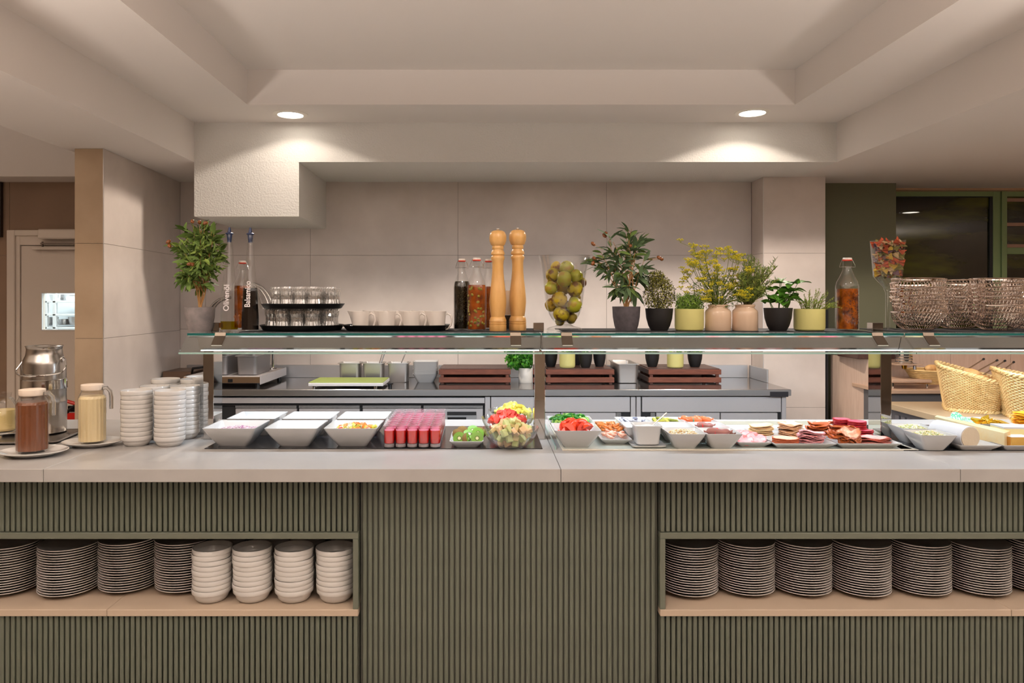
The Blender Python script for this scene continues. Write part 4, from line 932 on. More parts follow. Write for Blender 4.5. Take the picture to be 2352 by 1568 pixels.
# wire baskets
def wire_basket_meshes():
    R, r, H, n = .097, .050, .076, 46; rim_ = MB(); rim_.lathe([(R, H - .0045), (R + .0012, H - .0045), (R + .0015, H), (R - .0005, H + .0008), (R - .001, H - .0045)], 48)
    w = MB()
    for k in range(n):
        a = 2 * pi * k / n; pts = []
        for i in range(5):
            t_ = i / 4; rr = r + (R - r) * sin(t_ * pi / 2) ** .9; an = a + .35 * t_; pts.append((rr * cos(an), rr * sin(an), .004 + (H - .006) * t_ ** 1.4))
        w.tube(pts, .0010, 3, caps=False)
    b = MB()
    for (rr, z) in ((r, .004), (r * .82, .002), (r * .6, .002), (R * .9, H * .48)):
        b.tube([(rr * cos(2 * pi * k / 28), rr * sin(2 * pi * k / 28), z) for k in range(28)], .0011, 4, closed=True)
    bm_ = mat('bright wire', (240, 228, 220), .06, 1.0)
    return rim_.mesh('rim', bm_), w.mesh('wires', bm_), b.mesh('base_rings', bm_)
WBM = wire_basket_meshes()
wn = ['leftmost', 'second', 'third', 'rightmost']
for s, (px, y, n) in enumerate(((2110, 2.975, 9), (2200, 3.12, 9), (2292, 2.975, 9), (2366, 3.13, 9))):
    for k in range(n):
        z = SH + .0165 * k
        t = T('wire_basket', f'chrome wire basket, {from_top(k, n)} of the {wn[s]} stack', 'basket', (X(px, y) + random.uniform(-.005, .005), y + random.uniform(-.003, .003), z), 'stacked chrome wire baskets', random.uniform(0, 1))
        t.rotation_euler = (random.uniform(-.05, .05) if k else 0, random.uniform(-.06, .06) if k else 0, random.uniform(0, 2)); q = 1.0
        part(t, 'rim', WBM[0]); part(t, 'base_rings', WBM[2]); w_ = part(t, 'wires', WBM[1]); w_['kind'] = 'stuff'
# ================================================================ things on the steel worktop
WZ = CT
def gn_pan(x, y, w, d, h, label, grp, mt=None):
    """deep steel food pan: width w, depth d, height h, flanged rim"""
    m = MB(); a, b = w / 2, d / 2; r = .022
    m.rrect([(a * .80, b * .86, r, 0), (a * .84, b * .90, r, .004), (a * .88, b * .93, r, h - .012), (a * .89, b * .94, r, h - .004), (a, b, r * .7, h - .004), (a, b, r * .7, h), (a * .87, b * .93, r, h), (a * .84, b * .90, r, h - .006), (a * .80, b * .86, r, .006)], cap0=True, cap1=True, n=4)
    return one('steel_pan', label, 'pan', m, mt or mat('pan steel satin', (186, 182, 178), .40, .8), (x, y, WZ), grp)
for i, (px, lab) in enumerate(((804, 'empty steel pan, leftmost of the small three on the worktop'), (858, 'small steel pan holding a pair of tongs'), (915, 'small steel pan with one spoon beside the stacked bowls'))):
    gn_pan(X(px, 4.92), 4.945, .150, .14, .128, lab, 'small steel pans on the worktop')
tg = T('tongs', 'steel tongs sticking up from the middle small pan', 'tongs', (X(868, 4.94), 4.94, WZ + .012))
for s in (-1, 1): part(tg, 'arm', MB().tube([(-.01, s * .004, 0), (.01 + s * .006, 0, .09), (.048 + s * .008, 0, .21)], [.004, .005, .003], 6), STEEL)
one('spoon', 'steel spoon leaning in the right small pan', 'spoon', MB().tube([(-.03, 0, .012), (.018, 0, .12), (.052, 0, .20)], [.012, .004, .005], 6), STEEL, (X(915, 4.94), 4.94, WZ))
bm_ = MB(); bm_.rrect([(.052, .052, .02, 0), (.055, .055, .02, .004), (.075, .075, .018, .045), (.082, .082, .016, .058), (.079, .079, .016, .058), (.070, .070, .018, .044), (.05, .05, .02, .006)], cap0=True, cap1=True)
BM = bm_.mesh('square_bowl', MELAM)
for k in range(8):
    one('square_bowl', f'white square bowl, {from_top(k, 8)} of the stack on steel worktop', 'bowl', BM, None, (X(978, 4.92), 4.93, WZ + .0115 * k), 'white square bowls stacked on the worktop')
def crate(px0, px1, yf, d, label):
    x0, x1 = X(px0, yf), X(px1, yf); t = T('wooden_crate', label, 'crate', (0, yf, WZ), 'slatted wooden crates on the worktop'); sh, gp = .033, .014; H = .108
    for q, z in enumerate((.008, .060)):
        part(t, 'slat', MB().box(x0, x1, 0, .012, z, z + sh, b=.0015), CRATEW); part(t, 'slat', MB().box(x0, x1, d - .012, d, z, z + sh, b=.0015), CRATEW)
        part(t, 'slat', MB().box(x0, x0 + .010, .013, d - .013, z, z + sh, b=.0015), CRATED); part(t, 'slat', MB().box(x1 - .010, x1, .013, d - .013, z, z + sh, b=.0015), CRATED)
    for (a, b) in ((x0 + .011, .013), (x1 - .031, .013), (x0 + .011, d - .033), (x1 - .031, d - .033)): part(t, 'corner_post', MB().box(a, a + .02, b, b + .02, 0, .092, b=.001), CRATEW)
    n = 6; st = d / n
    for q in range(n): part(t, 'top_board', MB().box(x0 + .011, x1 - .011, q * st + .001, (q + 1) * st - .001, .0925, .099, b=.001), CRATED)
    return x0, x1
crate(1008, 1173, 4.80, .32, 'slatted acacia crate with nothing on it beside the stacked bowls')
crate(1254, 1411, 4.80, .34, 'slatted acacia crate carrying four small pots, right of the middle post')
crate(1490, 1657, 4.80, .34, 'slatted acacia crate carrying three small pots, nearest the worktop end')
gn_pan(X(1436, 4.92), 4.98, .150, .34, .128, 'deep steel pan standing between two acacia crates', 'deep steel pans')
CTZ = WZ + .100
def small_pot(px, y, hpx, wpx, label, mt, shape, seed, z=CTZ, cols=None, R=(1.15, 1.1, .9), n=900, L=.014):
    k = y / F; t = T('potted_herb', label, 'plant', (X(px, y), y, z), 'small potted herbs on the worktop'); h = hpx * k; r = wpx / 2 * k
    pot(t, r, r * .6 if shape == 'taper' else r, h, mt, True, shape)
    foliage('foliage', t, n, ell((0, 0, h + r * R[2] * .7), (r * R[0], r * R[1], r * R[2]), .2), L, L * .55, cols or PG, seed)
    return t
small_pot(1265, 4.95, 34, 32, 'black potted herb on the middle crate right beside the chrome post', BLACKM, 'taper', 51)
small_pot(1303, 4.87, 34, 36, 'lime yellow potted herb on the middle crate', YEL, 'tub', 52, cols=[BG, BG2], L=.03, n=120)
small_pot(1322, 5.05, 34, 32, 'black potted herb behind the lime pot on the middle crate', BLACKM, 'taper', 58)
small_pot(1345, 4.87, 35, 32, 'black potted herb right of the lime pot on the middle crate', BLACKM, 'taper', 53, cols=[BG, PG[0]], L=.024, n=240)
small_pot(1377, 4.95, 34, 30, 'black potted herb at the right end of the middle crate', BLACKM, 'taper', 54)
small_pot(1498, 4.93, 34, 33, 'black potted herb at the left end of the right crate', BLACKM, 'taper', 55)
small_pot(1551, 4.87, 34, 37, 'lime yellow potted basil on the right crate', YEL, 'tub', 56, cols=[BG2, PG[2]], L=.028, n=130)
small_pot(1596, 4.92, 34, 34, 'black potted herb at the right end of the right crate', BLACKM, 'taper', 57, R=(1.5, 1.1, .8), n=1200)
t = T('potted_parsley', 'bushy green parsley in a white cup beside the left crate', 'plant', (X(1207, 4.88), 4.88, WZ)); kk = 4.88 / F
pot(t, 16 * kk, 16 * kk, 34 * kk, WCUP, True, 'cup')
FG = [mat('fresh parsley', (60, 134, 32), .4), mat('fresh parsley dark', (38, 96, 22), .4), mat('fresh parsley light', (98, 164, 54), .4)]
foliage('foliage', t, 1000, ell((-10 * kk, 0, 62 * kk), (36 * kk, 30 * kk, 36 * kk), .15), .034, .024, FG, 61)
st = MB()
for a in range(14): st.tube([(.01 * cos(a), .01 * sin(a), 30 * kk), (-.02 + .05 * cos(a * 2.1), .05 * sin(a * 2.1), 58 * kk)], .0014, 4)
part(t, 'stems', st, FG[2])
# cutting board on feet
t = T('cutting_board', 'white cutting board with green top on small feet', 'cutting board', (0, 0, WZ))
Yb = 4.545; x0, x1 = X(708, Yb), X(880, Yb)
part(t, 'board', MB().box(x0, x1, Yb, Yb + .30, .014, .034, b=.002), mat('white board', (226, 222, 220), .45)); part(t, 'green_face', MB().box(x0 + .002, x1 - .002, Yb + .002, Yb + .298, .0342, .038, b=.001), mat('green board', (150, 166, 84), .5))
for a in (x0 + .03, x1 - .05):
    for b in (Yb + .02, Yb + .27): part(t, 'foot', MB().lathe([(0, 0), (.012, 0), (.012, .0138), (0, .0138)], 12, a, b), CHROME)
one('knob', 'small black knob lying beside the green cutting board', 'knob', MB().lathe([(0, 0), (.012, 0), (.012, .014), (.02, .018), (.02, .026), (0, .030)], 12), BLACK, (X(896, 4.62), 4.62, WZ))
# plate warmer and deep pans on it
t = T('warming_unit', 'steel warming unit with switch and twin arched lamp tubes', 'warmer', (0, 0, 0))
ya, yb_ = 4.56, 5.15; xr1 = X(597, ya); xl1 = X(470, 4.9)
part(t, 'housing', MB().box(xl1, xr1, ya, yb_, .930, .972, b=.002), STEELD)
fb = part(t, 'front_band', MB().box(xl1, xr1 - .001, ya - .003, ya, .932, .970, b=.0008), mat('bronze steel', (176, 146, 116), .3, .9))
part(t, 'side_plate', MB().box(xr1, xr1 + .004, ya - .004, yb_, .922, .976, b=.001), STEELD)
for (a, b) in ((xr1 - .03, ya + .05), (xr1 - .03, yb_ - .06), (xl1 + .05, ya + .05)): part(t, 'foot', MB().lathe([(0, WZ), (.014, WZ), (.014, .93), (0, .93)], 12, a, b), BLACK)
part(fb, 'switch', MB().box(X(524, ya), X(535, ya), ya - .006, ya - .003, Z(877.5, ya), Z(870, ya), b=.001), BLACK)
for q in (0, 1):
    bx_ = X(620 + q * 9, 5.08)
    part(t, 'lamp_tube', MB().tube([(bx_, 5.06, .97), (bx_, 5.06, 1.20)] + [(bx_ - .16 + .16 * cos(a), 5.06, 1.36 + .20 * sin(a)) for a in [pi / 2 * i / 8 for i in range(9)]], .009, 10), CHROME)
part(t, 'tube_foot', MB().lathe([(0, .972), (.035, .972), (.035, .982), (.012, .986), (0, .986)], 18, X(626, 5.08), 5.06), CHROME)
lsx = X(598, 5.08) - .01
sh = MB(); sh.lathe([(.004, .155), (.010, .135), (.016, .120), (.022, .10), (.045, .035), (.055, 0), (.052, 0), (.02, .095), (0, .11)], 24, lsx, 5.02, z0=1.385)
part(t, 'lamp_shade', sh, CHROME)
for q in (0, 1):
    bx_ = X(478 + q * 8, 5.08)
    part(t, 'lamp_tube', MB().tube([(bx_, 5.06, .97), (bx_, 5.06, 1.20)] + [(bx_ + .14 - .14 * cos(a), 5.06, 1.30 + .16 * sin(a)) for a in [pi / 2 * i / 8 for i in range(9)]], .009, 10), mat('pan steel', (190, 186, 182), .22, 1.0))
WZ2, WZ = WZ, .973
gn_pan(X(581, 4.75), 4.78, .145, .34, .122, 'deep steel pan on the warming unit, right one', 'deep steel pans', mat('grey pan', (140, 136, 136), .45, .6)); gn_pan(X(516, 4.75), 4.78, .135, .34, .122, 'deep steel pan on the warming unit behind the post', 'deep steel pans', mat('grey pan', (140, 136, 136), .45, .6))
WZ = WZ2
t = T('contact_grill', 'dark handled grill lid with cable behind the stacked bowls', 'grill', (0, 0, 0))
part(t, 'lid', MB().box(X(388, 4.95), X(455, 4.95), 4.85, 5.12, .90, .975, b=.004), mat('grill lid', (120, 96, 80), .35, .7)); part(t, 'handle', MB().tube([(X(445, 4.88), 4.85, .965), (X(450, 4.85), 4.80, 1.0), (X(470, 4.8), 4.78, 1.01)], .008, 8), BLACK)
part(t, 'cable', MB().tube([(X(418, 4.8), 4.8, .905), (X(430, 4.8), 4.8, .955), (X(450, 4.8), 4.78, .962), (X(470, 4.8), 4.76, .955)], .005, 6), BLACK)
# ================================================================ left end of the counter
# milk can
t = T('milk_can', 'tall steel milk can with wire handle on a drip tray', 'milk can', (X(102, 2.98), 2.98, CT + .014)); kk = 2.98 / F
cp_ = lambda l: [(w / 2 * kk * .93, (1008 - py) * kk) for w, py in l]
part(t, 'body', MB().lathe([(0, 0)] + cp_([(96, 1008), (98, 1004), (98, 945), (99, 941), (99, 938), (97, 935), (96.5, 920), (97, 917), (96, 852), (93, 845), (82, 833), (80, 828), (78, 820), (80, 814), (84, 812), (82, 811), (77, 813), (74, 826), (76, 840)]), 48), CANST)
part(t, 'band', MB().lathe(cp_([(97.5, 910), (101, 909), (101, 888), (97, 887)]), 48), CHROME)
r = 44 * kk
for s in (-1, 1): part(t, 'ear', MB().lathe([(0, -.004), (.010, -.004), (.010, .004), (0, .004)], 12).xform(Matrix.Translation((s * .073, 0, .292)) @ Matrix.Rotation(pi / 2, 4, 'Y')), CHROME)
part(t, 'wire_handle', MB().tube([(.076, 0, .297), (.090, -.01, .292), (.103, -.03, .262), (.095, -.045, .240), (.079, -.05, .236), (.050, -.080, .232), (0, -.098, .230), (-.05, -.080, .232), (-.079, -.05, .236), (-.095, -.03, .25), (-.076, 0, .297)], .0028, 6), CHROME)
t = T('drip_tray', 'flat steel drip tray under the milk can', 'tray', (X(85, 2.90), 2.90, CT + .001))
part(t, 'tray', MB().rrect([(.115, .12, .02, 0), (.13, .135, .02, .006), (.132, .137, .02, .012), (.128, .133, .02, .012), (.122, .127, .02, .007)], cap0=True, cap1=True), CANST)
t.rotation_euler = (0, 0, .12)
def oval_plate(px, by, hx, hy, label, grp='plates under the jugs'):
    y = YD(by) + hy * .7; m = MB(); lp = lambda s, z: [(hx * s * cos(2 * pi * k / 48), hy * s * sin(2 * pi * k / 48), z) for k in range(48)]
    m.loft([lp(.62, 0), lp(.66, .003), lp(.98, .015), lp(1, .017), lp(.98, .0185), lp(.70, .007), lp(.62, .005)], 0, True, True, True)
    o = one('plate', label, 'plate', m, CHINA, (X(px, y), y, CT + .0005), grp); return X(px, y), y
def glass_jug(x, y, z, w, h, fill, label, liq, lidded=True, handle=True):
    t = T('glass_jug', label, 'jug', (x, y, z), 'ribbed glass jugs'); r = w / 2
    rib = lambda k, zz: (.022 if k % 2 else -.012) * (1 if zz < h * .78 else 0)
    part(t, 'glass', MB().lathe([(0, .003), (r * .93, 0), (r, .006), (r, h * .76), (r * .97, h * .80), (r * .80, h * .87), (r * .78, h * .95)], 40, smooth=False, wob=rib), CLEAR)
    lp = [(0, .006), (r * .95, .008), (r * .955, h * min(fill, .76))] + ([(r * .93, h * .80)] if fill > .8 else []) + [(r * (.92 if fill < .8 else .86), h * fill), (0, h * fill)]
    part(t, 'drink', MB().lathe(lp, 40, smooth=False, wob=lambda k, zz: (.018 if k % 2 else -.012) * (1 if zz < h * .78 else 0)), liq)
    if lidded: part(t, 'lid', MB().lathe([(0, h * .90), (r * .76, h * .90), (r * .82, h * .92), (r * .83, h * .995), (r * .78, h), (0, h)], 32), mat('jug lid', (236, 218, 200), .35))
    if handle: part(t, 'handle', MB().tube([(r * .80, 0, h * .93), (r * 1.15, 0, h * .94), (r * 1.42, 0, h * .88), (r * 1.50, 0, h * .78), (r * 1.50, 0, h * .58)], [.006, .007, .0075, .0075, .007], 10), mat('solid glass', (238, 236, 232), .03, trans=.85, ior=1.3))
    return t
BROWN = mat('chocolate drink', (112, 62, 32), .35); CREAMD = mat('cream drink', (228, 206, 160), .35)
px_, py_ = oval_plate(78, 1054, .112, .095, 'white oval plate under the chocolate jug')
glass_jug(X(74, 2.62), 2.62, CT + .006, .102, .221, .80, 'ribbed glass jug of chocolate drink with cream lid', BROWN)
px_, py_ = oval_plate(213, 1030, .108, .09, 'white plate under the cream coloured jug')
glass_jug(X(212, 2.79), 2.79, CT + .006, .095, .219, .80, 'ribbed glass jug of pale cream drink, half way to the bowls', CREAMD)
px_, py_ = oval_plate(-2, 1006, .12, .09, 'white plate under the round jug at the left edge')
t = T('round_jug', 'round glass jug of pale juice cut by the left edge', 'jug', (X(8, 3.03), 3.03, CT + .006)); kk = 3.03 / F
part(t, 'glass', MB().lathe([(0, .002), (24 * kk, 0), (29 * kk, .012), (30 * kk, .05), (26 * kk, .09), (17 * kk, .125), (15 * kk, .14), (17 * kk, .158)], 32), CLEAR); part(t, 'juice', MB().lathe([(0, .005), (23 * kk, .004), (28 * kk, .013), (29 * kk, .05), (25.5 * kk, .088), (0, .088)], 32), mat('pale juice', (222, 196, 132), .3))
part(t, 'handle', MB().tube([(16 * kk, 0, .135), (24 * kk, -.01, .135), (33 * kk, -.01, .11), (36 * kk, -.01, .08), (30 * kk, 0, .05)], .005, 8), mat('solid glass', (238, 236, 232), .03, trans=.85, ior=1.3))
# red tool behind, seen past the can
t = T('hand_truck', 'red and black hand truck standing behind the milk can', 'hand truck', (X(163, 4.2), 4.2, 0)); RD = mat('red enamel', (196, 34, 22), .4)
zz = lambda py: Z(py, 4.2)
part(t, 'frame', MB().box(-.05, .05, 0, .03, 0, zz(948), b=.004).tube([(-.05, 0, zz(918)), (.05, 0, zz(930))], .010, 8), RD); part(t, 'strut', MB().box(-.02, .045, .0, .02, zz(946), zz(932), b=.003).tube([(-.03, 0, zz(948)), (.04, 0, zz(926))], .010, 8), BLACK)
# ================================================================ dishes and food on the counter
SLZ = CT + .003
def dish(x, y, hx, hy, bx_, by_, h, label, grp, z=SLZ, cr=.008, name='square_bowl', cat='bowl', th=.004):
    m = MB(); m.rrect([(bx_, by_, cr * 2, 0), (bx_ + .002, by_ + .002, cr * 2, .003), (bx_ + (hx - bx_) * .62, by_ + (hy - by_) * .62, cr * 1.6, h * .55), (hx - .001, hy - .001, cr, h - .003), (hx, hy, cr, h), (hx - th, hy - th, cr, h),
        (bx_ + (hx - bx_) * .58 - th * .6, by_ + (hy - by_) * .58 - th * .6, cr * 1.5, h * .55), (bx_ - .003, by_ - .003, cr * 1.6, .006)], cap0=True, cap1=True, n=4)
    return one(name, label, cat, m, MELAM, (x, y, z), grp)
DIPS = 'large white square bowls on the black slab'
fx, rx_ = (-.937, -.7115, -.495), (-.927, -.710, -.493)
for i, l in enumerate(('white square bowl of chopped onion, front left', 'white square bowl of white dressing, front middle', 'white square bowl of mixed fruit cubes, front row')): dish(fx[i], 2.785, .0972, .0972, .054, .054, .072, l, DIPS)
for i, l in enumerate(('white square bowl of white cheese crumbs, back left', 'white square bowl of smooth quark, back middle', 'white square bowl of herb quark, back right')): dish(rx_[i], 3.008, .0972, .0972, .054, .054, .072, l, DIPS)
def surf(x, y, z, hx, hy, mt, label, cat, name, amp=.0, n=10, seed=1, dome=0.0):
    rnd = random.Random(seed); vs = []; fs = []
    for i in range(n + 1):
        for j in range(n + 1):
            u, v = i / n * 2 - 1, j / n * 2 - 1; e = max(abs(u), abs(v)); vs.append((u * hx, v * hy, (rnd.uniform(-amp, amp) if e < .99 else 0) + dome * max(0, (1 - u * u) * (1 - v * v))))
    for i in range(n):
        for j in range(n): a = i * (n + 1) + j; fs.append((a, a + n + 1, a + n + 2, a + 1))
    m = MB(); m.add(vs, fs, 0, True)
    vb = [(hx * s * .9, hy * q * .9, -.012) for s, q in ((-1, -1), (1, -1), (1, 1), (-1, 1))]; m.add(vb, [(3, 2, 1, 0)])
    return one(name, label, cat, m, mt, (x, y, z), kind='stuff')
surf(fx[1], 2.785, SLZ + .048, .078, .078, mat('dressing', (196, 188, 174), .12), 'smooth white dressing filling the front middle bowl', 'dressing', 'dressing', 0)
surf(rx_[1], 3.008, SLZ + .058, .083, .083, mat('quark', (206, 206, 206), .3), 'smooth quark filling the back middle bowl', 'quark', 'quark', .0006)
surf(rx_[2], 3.008, SLZ + .056, .082, .082, mat('herb quark', (204, 210, 204), .3, noise=(60, (150, 180, 136), .56, .62)), 'herb flecked quark filling the back right bowl', 'quark', 'herb_quark', .0015)
surf(rx_[0], 3.008, SLZ + .052, .080, .080, mat('cheese', (208, 208, 206), .5), 'white crumbly cheese heaped in the back left bowl', 'cheese', 'cheese_crumbs', .007, 14, 3, .018)
# chopped onion: nobody could count it
rnd = random.Random(2); m = MB()
for i in range(620):
    x, y = rnd.uniform(-.072, .072), rnd.uniform(-.072, .072); z = .044 + .012 * (1 - (x / .08) ** 2) * (1 - (y / .08) ** 2) + rnd.uniform(-.002, .003); s = rnd.uniform(.003, .0055)
    b = MB().box(-s, s, -s * .7, s * .7, -s * .5, s * .5, mi=0 if rnd.random() < .75 else 1).xform(Matrix.Translation((x, y, z)) @ Euler((rnd.uniform(0, 3), rnd.uniform(0, 3), rnd.uniform(0, 3))).to_matrix().to_4x4()); m.add(b.v, b.f, b.m[0])
one('chopped_onion', 'chopped red and white onion filling the front left bowl', 'onion', m, [mat('onion white', (206, 186, 196), .3, sss=.1), mat('onion purple', (176, 128, 160), .3)], (fx[0], 2.785, SLZ), kind='stuff')
# fruit chunks: each an object
def chunk_mesh(nm, mt, s, seed, flat=1.0):
    r_ = random.Random(seed); m = MB(); m.box(-s, s, -s * .85, s * .85, -s * .7 * flat, s * .7 * flat, b=s * .16); m.v = [(x + r_.uniform(-.12, .12) * s, y + r_.uniform(-.12, .12) * s, z + r_.uniform(-.1, .1) * s) for x, y, z in m.v]
    return m.mesh(nm, mt)
def pile(nm, meshes, n, cx, cy, z0, R, dome, label, cat, grp, seed, square=False, layers=1, tilt=1.2, dz=.012):
    rnd = random.Random(seed); k = 0
    for L in range(layers):
        cnt = n
        for i in range(cnt):
            if square: u, v = rnd.uniform(-1, 1), rnd.uniform(-1, 1); x, y = u * R, v * R; q = max(abs(u), abs(v))
            else: a = i * 2.39996 + L; q = sqrt((i + .5) / cnt); x, y = R * q * cos(a), R * q * sin(a)
            z = z0 - L * dz + dome * (1 - q * q)
            mi = rnd.randrange(len(meshes))
            lb = label[mi] if isinstance(label, (list, tuple)) else label; gp = grp[mi] if isinstance(grp, (list, tuple)) else grp
            one(nm, lb, cat, meshes[mi], None, (cx + x, cy + y, z), gp, (rnd.uniform(-tilt, tilt), rnd.uniform(-tilt, tilt), rnd.uniform(0, 6)))
FC = [('orange melon', (246, 150, 52)), ('pale melon', (232, 226, 196)), ('yellow green', (214, 204, 66)), ('watermelon red', (232, 100, 88)), ('deep orange', (250, 128, 24))]
fms = [chunk_mesh('fruit_cube', mat('fruit ' + n, tuple(int(v * .88) for v in c), .3, sss=.1), .0085, 60 + i) for i, (n, c) in enumerate(FC)]
rnd = random.Random(14)
for i in range(95):
    u, v = rnd.uniform(-1, 1), rnd.uniform(-1, 1); mi = rnd.choice((0, 0, 1, 2, 3, 4, 4) if u > -.2 else (0, 1, 1, 2, 2, 3))
    one('fruit_cube', f'{FC[mi][0]} fruit cube in the front square bowl of mixed fruit', 'fruit', fms[mi], None, (fx[2] + u * .068, 2.785 + v * .068, SLZ + .048 + .020 * (1 - u * u) * (1 - v * v) + rnd.uniform(-.004, .004)), f'{FC[mi][0]} cubes in the mixed fruit bowl', (rnd.uniform(-1, 1), rnd.uniform(-1, 1), rnd.uniform(0, 3)))
# juice glasses
R, H = .0203, .081
gl = MB(); gl.lathe([(0, 0), (R * .97, 0), (R, .002), (R, H), (R * .93, H)], 20); gl.lathe([(R * .93, H), (R * .90, .016), (R * .82, .0145), (0, .0145)], 20)
gl.lathe([(R * .93, H), (R * .95, H + .0012), (R * .99, H + .0012), (R, H)], 20, mi=1); gl.lathe([(0, .0135), (R * .86, .0135), (R * .93, .010), (R * .93, .003), (0, .003)], 20, mi=1)
GLM = gl.mesh('glass', [thin_glass('juice glass', (.975, .96, .965), 1.45, boost=2.2), mat('thick glass', (226, 214, 218), .08, trans=.6, ior=1.2)]); lq = MB(); lq.lathe([(0, .0155), (R * .80, .0155), (R * .89, .018), (R * .91, .062), (0, .062)], 20); LQM = lq.mesh('juice', mat('berry juice', (220, 34, 24), .25, sss=.05))
fo = MB(); fo.lathe([(R * .91, .0621), (R * .88, .0636), (0, .0634)], 20); FOM = fo.mesh('foam', mat('pink foam', (226, 110, 140), .5))
for rr_ in range(10):
    for c_ in range(5):
        t = T('juice_glass', f'glass of red juice, {ORD[rr_]} row from the front, {ORD[c_]} from left', 'glass', (-.3555 + c_ * .0421 - rr_ * .0004, 2.714 + rr_ * .0421, SLZ), 'glasses of red juice', random.uniform(0, 6))
        part(t, 'glass', GLM); part(part(t, 'juice', LQM), 'foam', FOM)
# kiwi plate
dish(X(1073, 2.79), 2.80, .062, .105, .044, .085, .024, 'white rectangular plate of halved kiwis', 'white rectangular plates', name='plate', cat='plate')
def kiwi_half():
    r, h = .0235, .025; sk = MB(); sk.lathe([(0, -h)] + [(r * sin(pi / 2 * i / 6), -h * cos(pi / 2 * i / 6)) for i in range(1, 7)], 18)
    f1 = MB(); f1.lathe([(0, .0006), (r * .24, .0006)], 18); f1.lathe([(r * .24, .0006), (r * .42, .0004)], 18, mi=1, wob=None); f1.lathe([(r * .42, .0004), (r * .93, .0002), (r, 0)], 18, mi=2)
    for k in range(14): a = 2 * pi * k / 14; f1.blob((r * .33 * cos(a), r * .33 * sin(a), .0009), .0011, .0011, .0008, 5, 3, mi=3)
    return sk.mesh('skin', mat('kiwi skin', (126, 98, 50), .8, bump=(200, .4, .001))), f1.mesh('flesh', [mat('kiwi core', (226, 226, 176), .4), mat('kiwi ring', (110, 140, 40), .35), mat('kiwi flesh', (112, 160, 50), .35), mat('kiwi seed', (24, 20, 14), .4)])
KM = kiwi_half(); rnd = random.Random(3)
KL = [(1055, 1006, 2.725, (1.25, -.2, 0), 'front left, cut face forward'), (1096, 1006, 2.725, (1.25, .15, 0), 'front right, cut face forward'), (1076, 1007, 2.728, (.2, 1.3, 0), 'front middle, standing on edge'), (1053, 996, 2.79, (-1.0, .5, 0), 'second row left'), (1078, 996, 2.79, (.6, .2, 0), 'second row middle'), (1098, 994, 2.79, (.9, .4, 0), 'second row right'),
      (1062, 990, 2.85, (-1.2, -.2, 0), 'back left, skin up'), (1086, 988, 2.85, (.8, 0, 0), 'back middle'), (1104, 992, 2.83, (-1, .8, 0), 'back right, skin up')]
for (px, py, y, ro, w) in KL:
    t = T('kiwi_half', 'halved kiwi on the white plate, ' + w, 'kiwi', (X(px, y), y, max(Z(py, y), SLZ + .022)), 'halved kiwis on the plate'); t.rotation_euler = ro
    part(t, 'skin', KM[0]); part(t, 'flesh', KM[1])
# scalloped fruit bowls
fbm = MB(); Rb = .104
sc = lambda k, z: .035 * sin(k * 2 * pi / 8) * max(0, (z - .045) / .03) if z > .045 else 0
loops = []
for (r, z) in ((.0001, .002), (.045, .0), (.056, .004), (.078, .022), (.092, .045), (.100, .062), (Rb, .072), (Rb - .002, .0725), (.097, .062), (.089, .045), (.075, .023), (.05, .007), (.0001, .005)):
    loops.append([((r) * cos(2 * pi * k / 64), r * sin(2 * pi * k / 64), z + (.0035 * abs(sin(k * 2 * pi / 64 * 4.5)) if z > .07 else 0)) for k in range(64)])
fbm.loft(loops, 0, False, False, True); FBM = fbm.mesh('glass_bowl', thin_glass('bowl glass', (.96, .97, .965), 1.5, .03, boost=1.6))
FB = [(.0896, 2.722, 'melon', 'front one'), (.083, 2.932, 'watermelon', 'middle one'), (.112, 3.135, 'pineapple', 'back one')]
FR = {'melon': ([(236, 214, 150), (216, 222, 150), (240, 200, 150)], .019), 'watermelon': ([(236, 70, 56), (240, 92, 74)], .020), 'pineapple': ([(236, 214, 80), (240, 226, 110)], .020)}
for i, (x, y, nm, w) in enumerate(FB):
    one('glass_bowl', f'scalloped glass bowl of {nm} chunks, {w} of three', 'bowl', FBM, None, (x, y, (CT if i == 0 else SLZ) + .001), 'scalloped glass bowls of fruit')
    cols, s = FR[nm]; ms = [chunk_mesh(nm + '_chunk', mat(nm + str(q), tuple(int(v * .90) for v in c), .28, sss=.15), s * .72, 70 + i * 5 + q, .8) for q, c in enumerate(cols)]
    for L, (cnt, rad, zz_, dm) in enumerate(((14, .044, .020, 0), (22, .060, .040, 0), (30, .074, .060, .022), (8, .034, .088, .004))):
        pile(nm + '_chunk', ms, cnt, x, y, SLZ + zz_, rad, dm, f'{nm} chunk in the {w.split()[0]} scalloped glass bowl', 'fruit', f'{nm} chunks in the glass bowl', 80 + i * 7 + L)
# ---- salads
SB = 'white square salad bowls on the cold well'
dish(.331, 2.925, .0875, .088, .048, .048, .068, 'white square bowl of sliced cucumber behind the tomatoes', SB); dish(.3305, 2.75, .085, .085, .046, .046, .068, 'white square bowl of tomato wedges in the front row', SB)
cm = MB(); cm.lathe([(0, -.0018), (.016, -.0018), (.017, 0), (.016, .0018), (0, .0018)], 14); cm2 = MB(); cm2.lathe([(.016, -.0019), (.0175, -.0015), (.0175, .0015), (.016, .0019)], 14)
cuf = MB(); cuf.add(cm.v, cm.f, 0, True); cuf.add(cm2.v, cm2.f, 1, True); cuf.m = [0] * len(cm.f) + [1] * len(cm2.f); CUM = cuf.mesh('cucumber_slice', [mat('cucumber flesh', (176, 214, 110), .3), mat('cucumber skin', (44, 120, 30), .35)])
cst = MB(); cst.blob((0, 0, 0), .008, .03, .007, 8, 6); CST = cst.mesh('cucumber_slice', [mat('cucumber skin', (44, 120, 30), .35)])
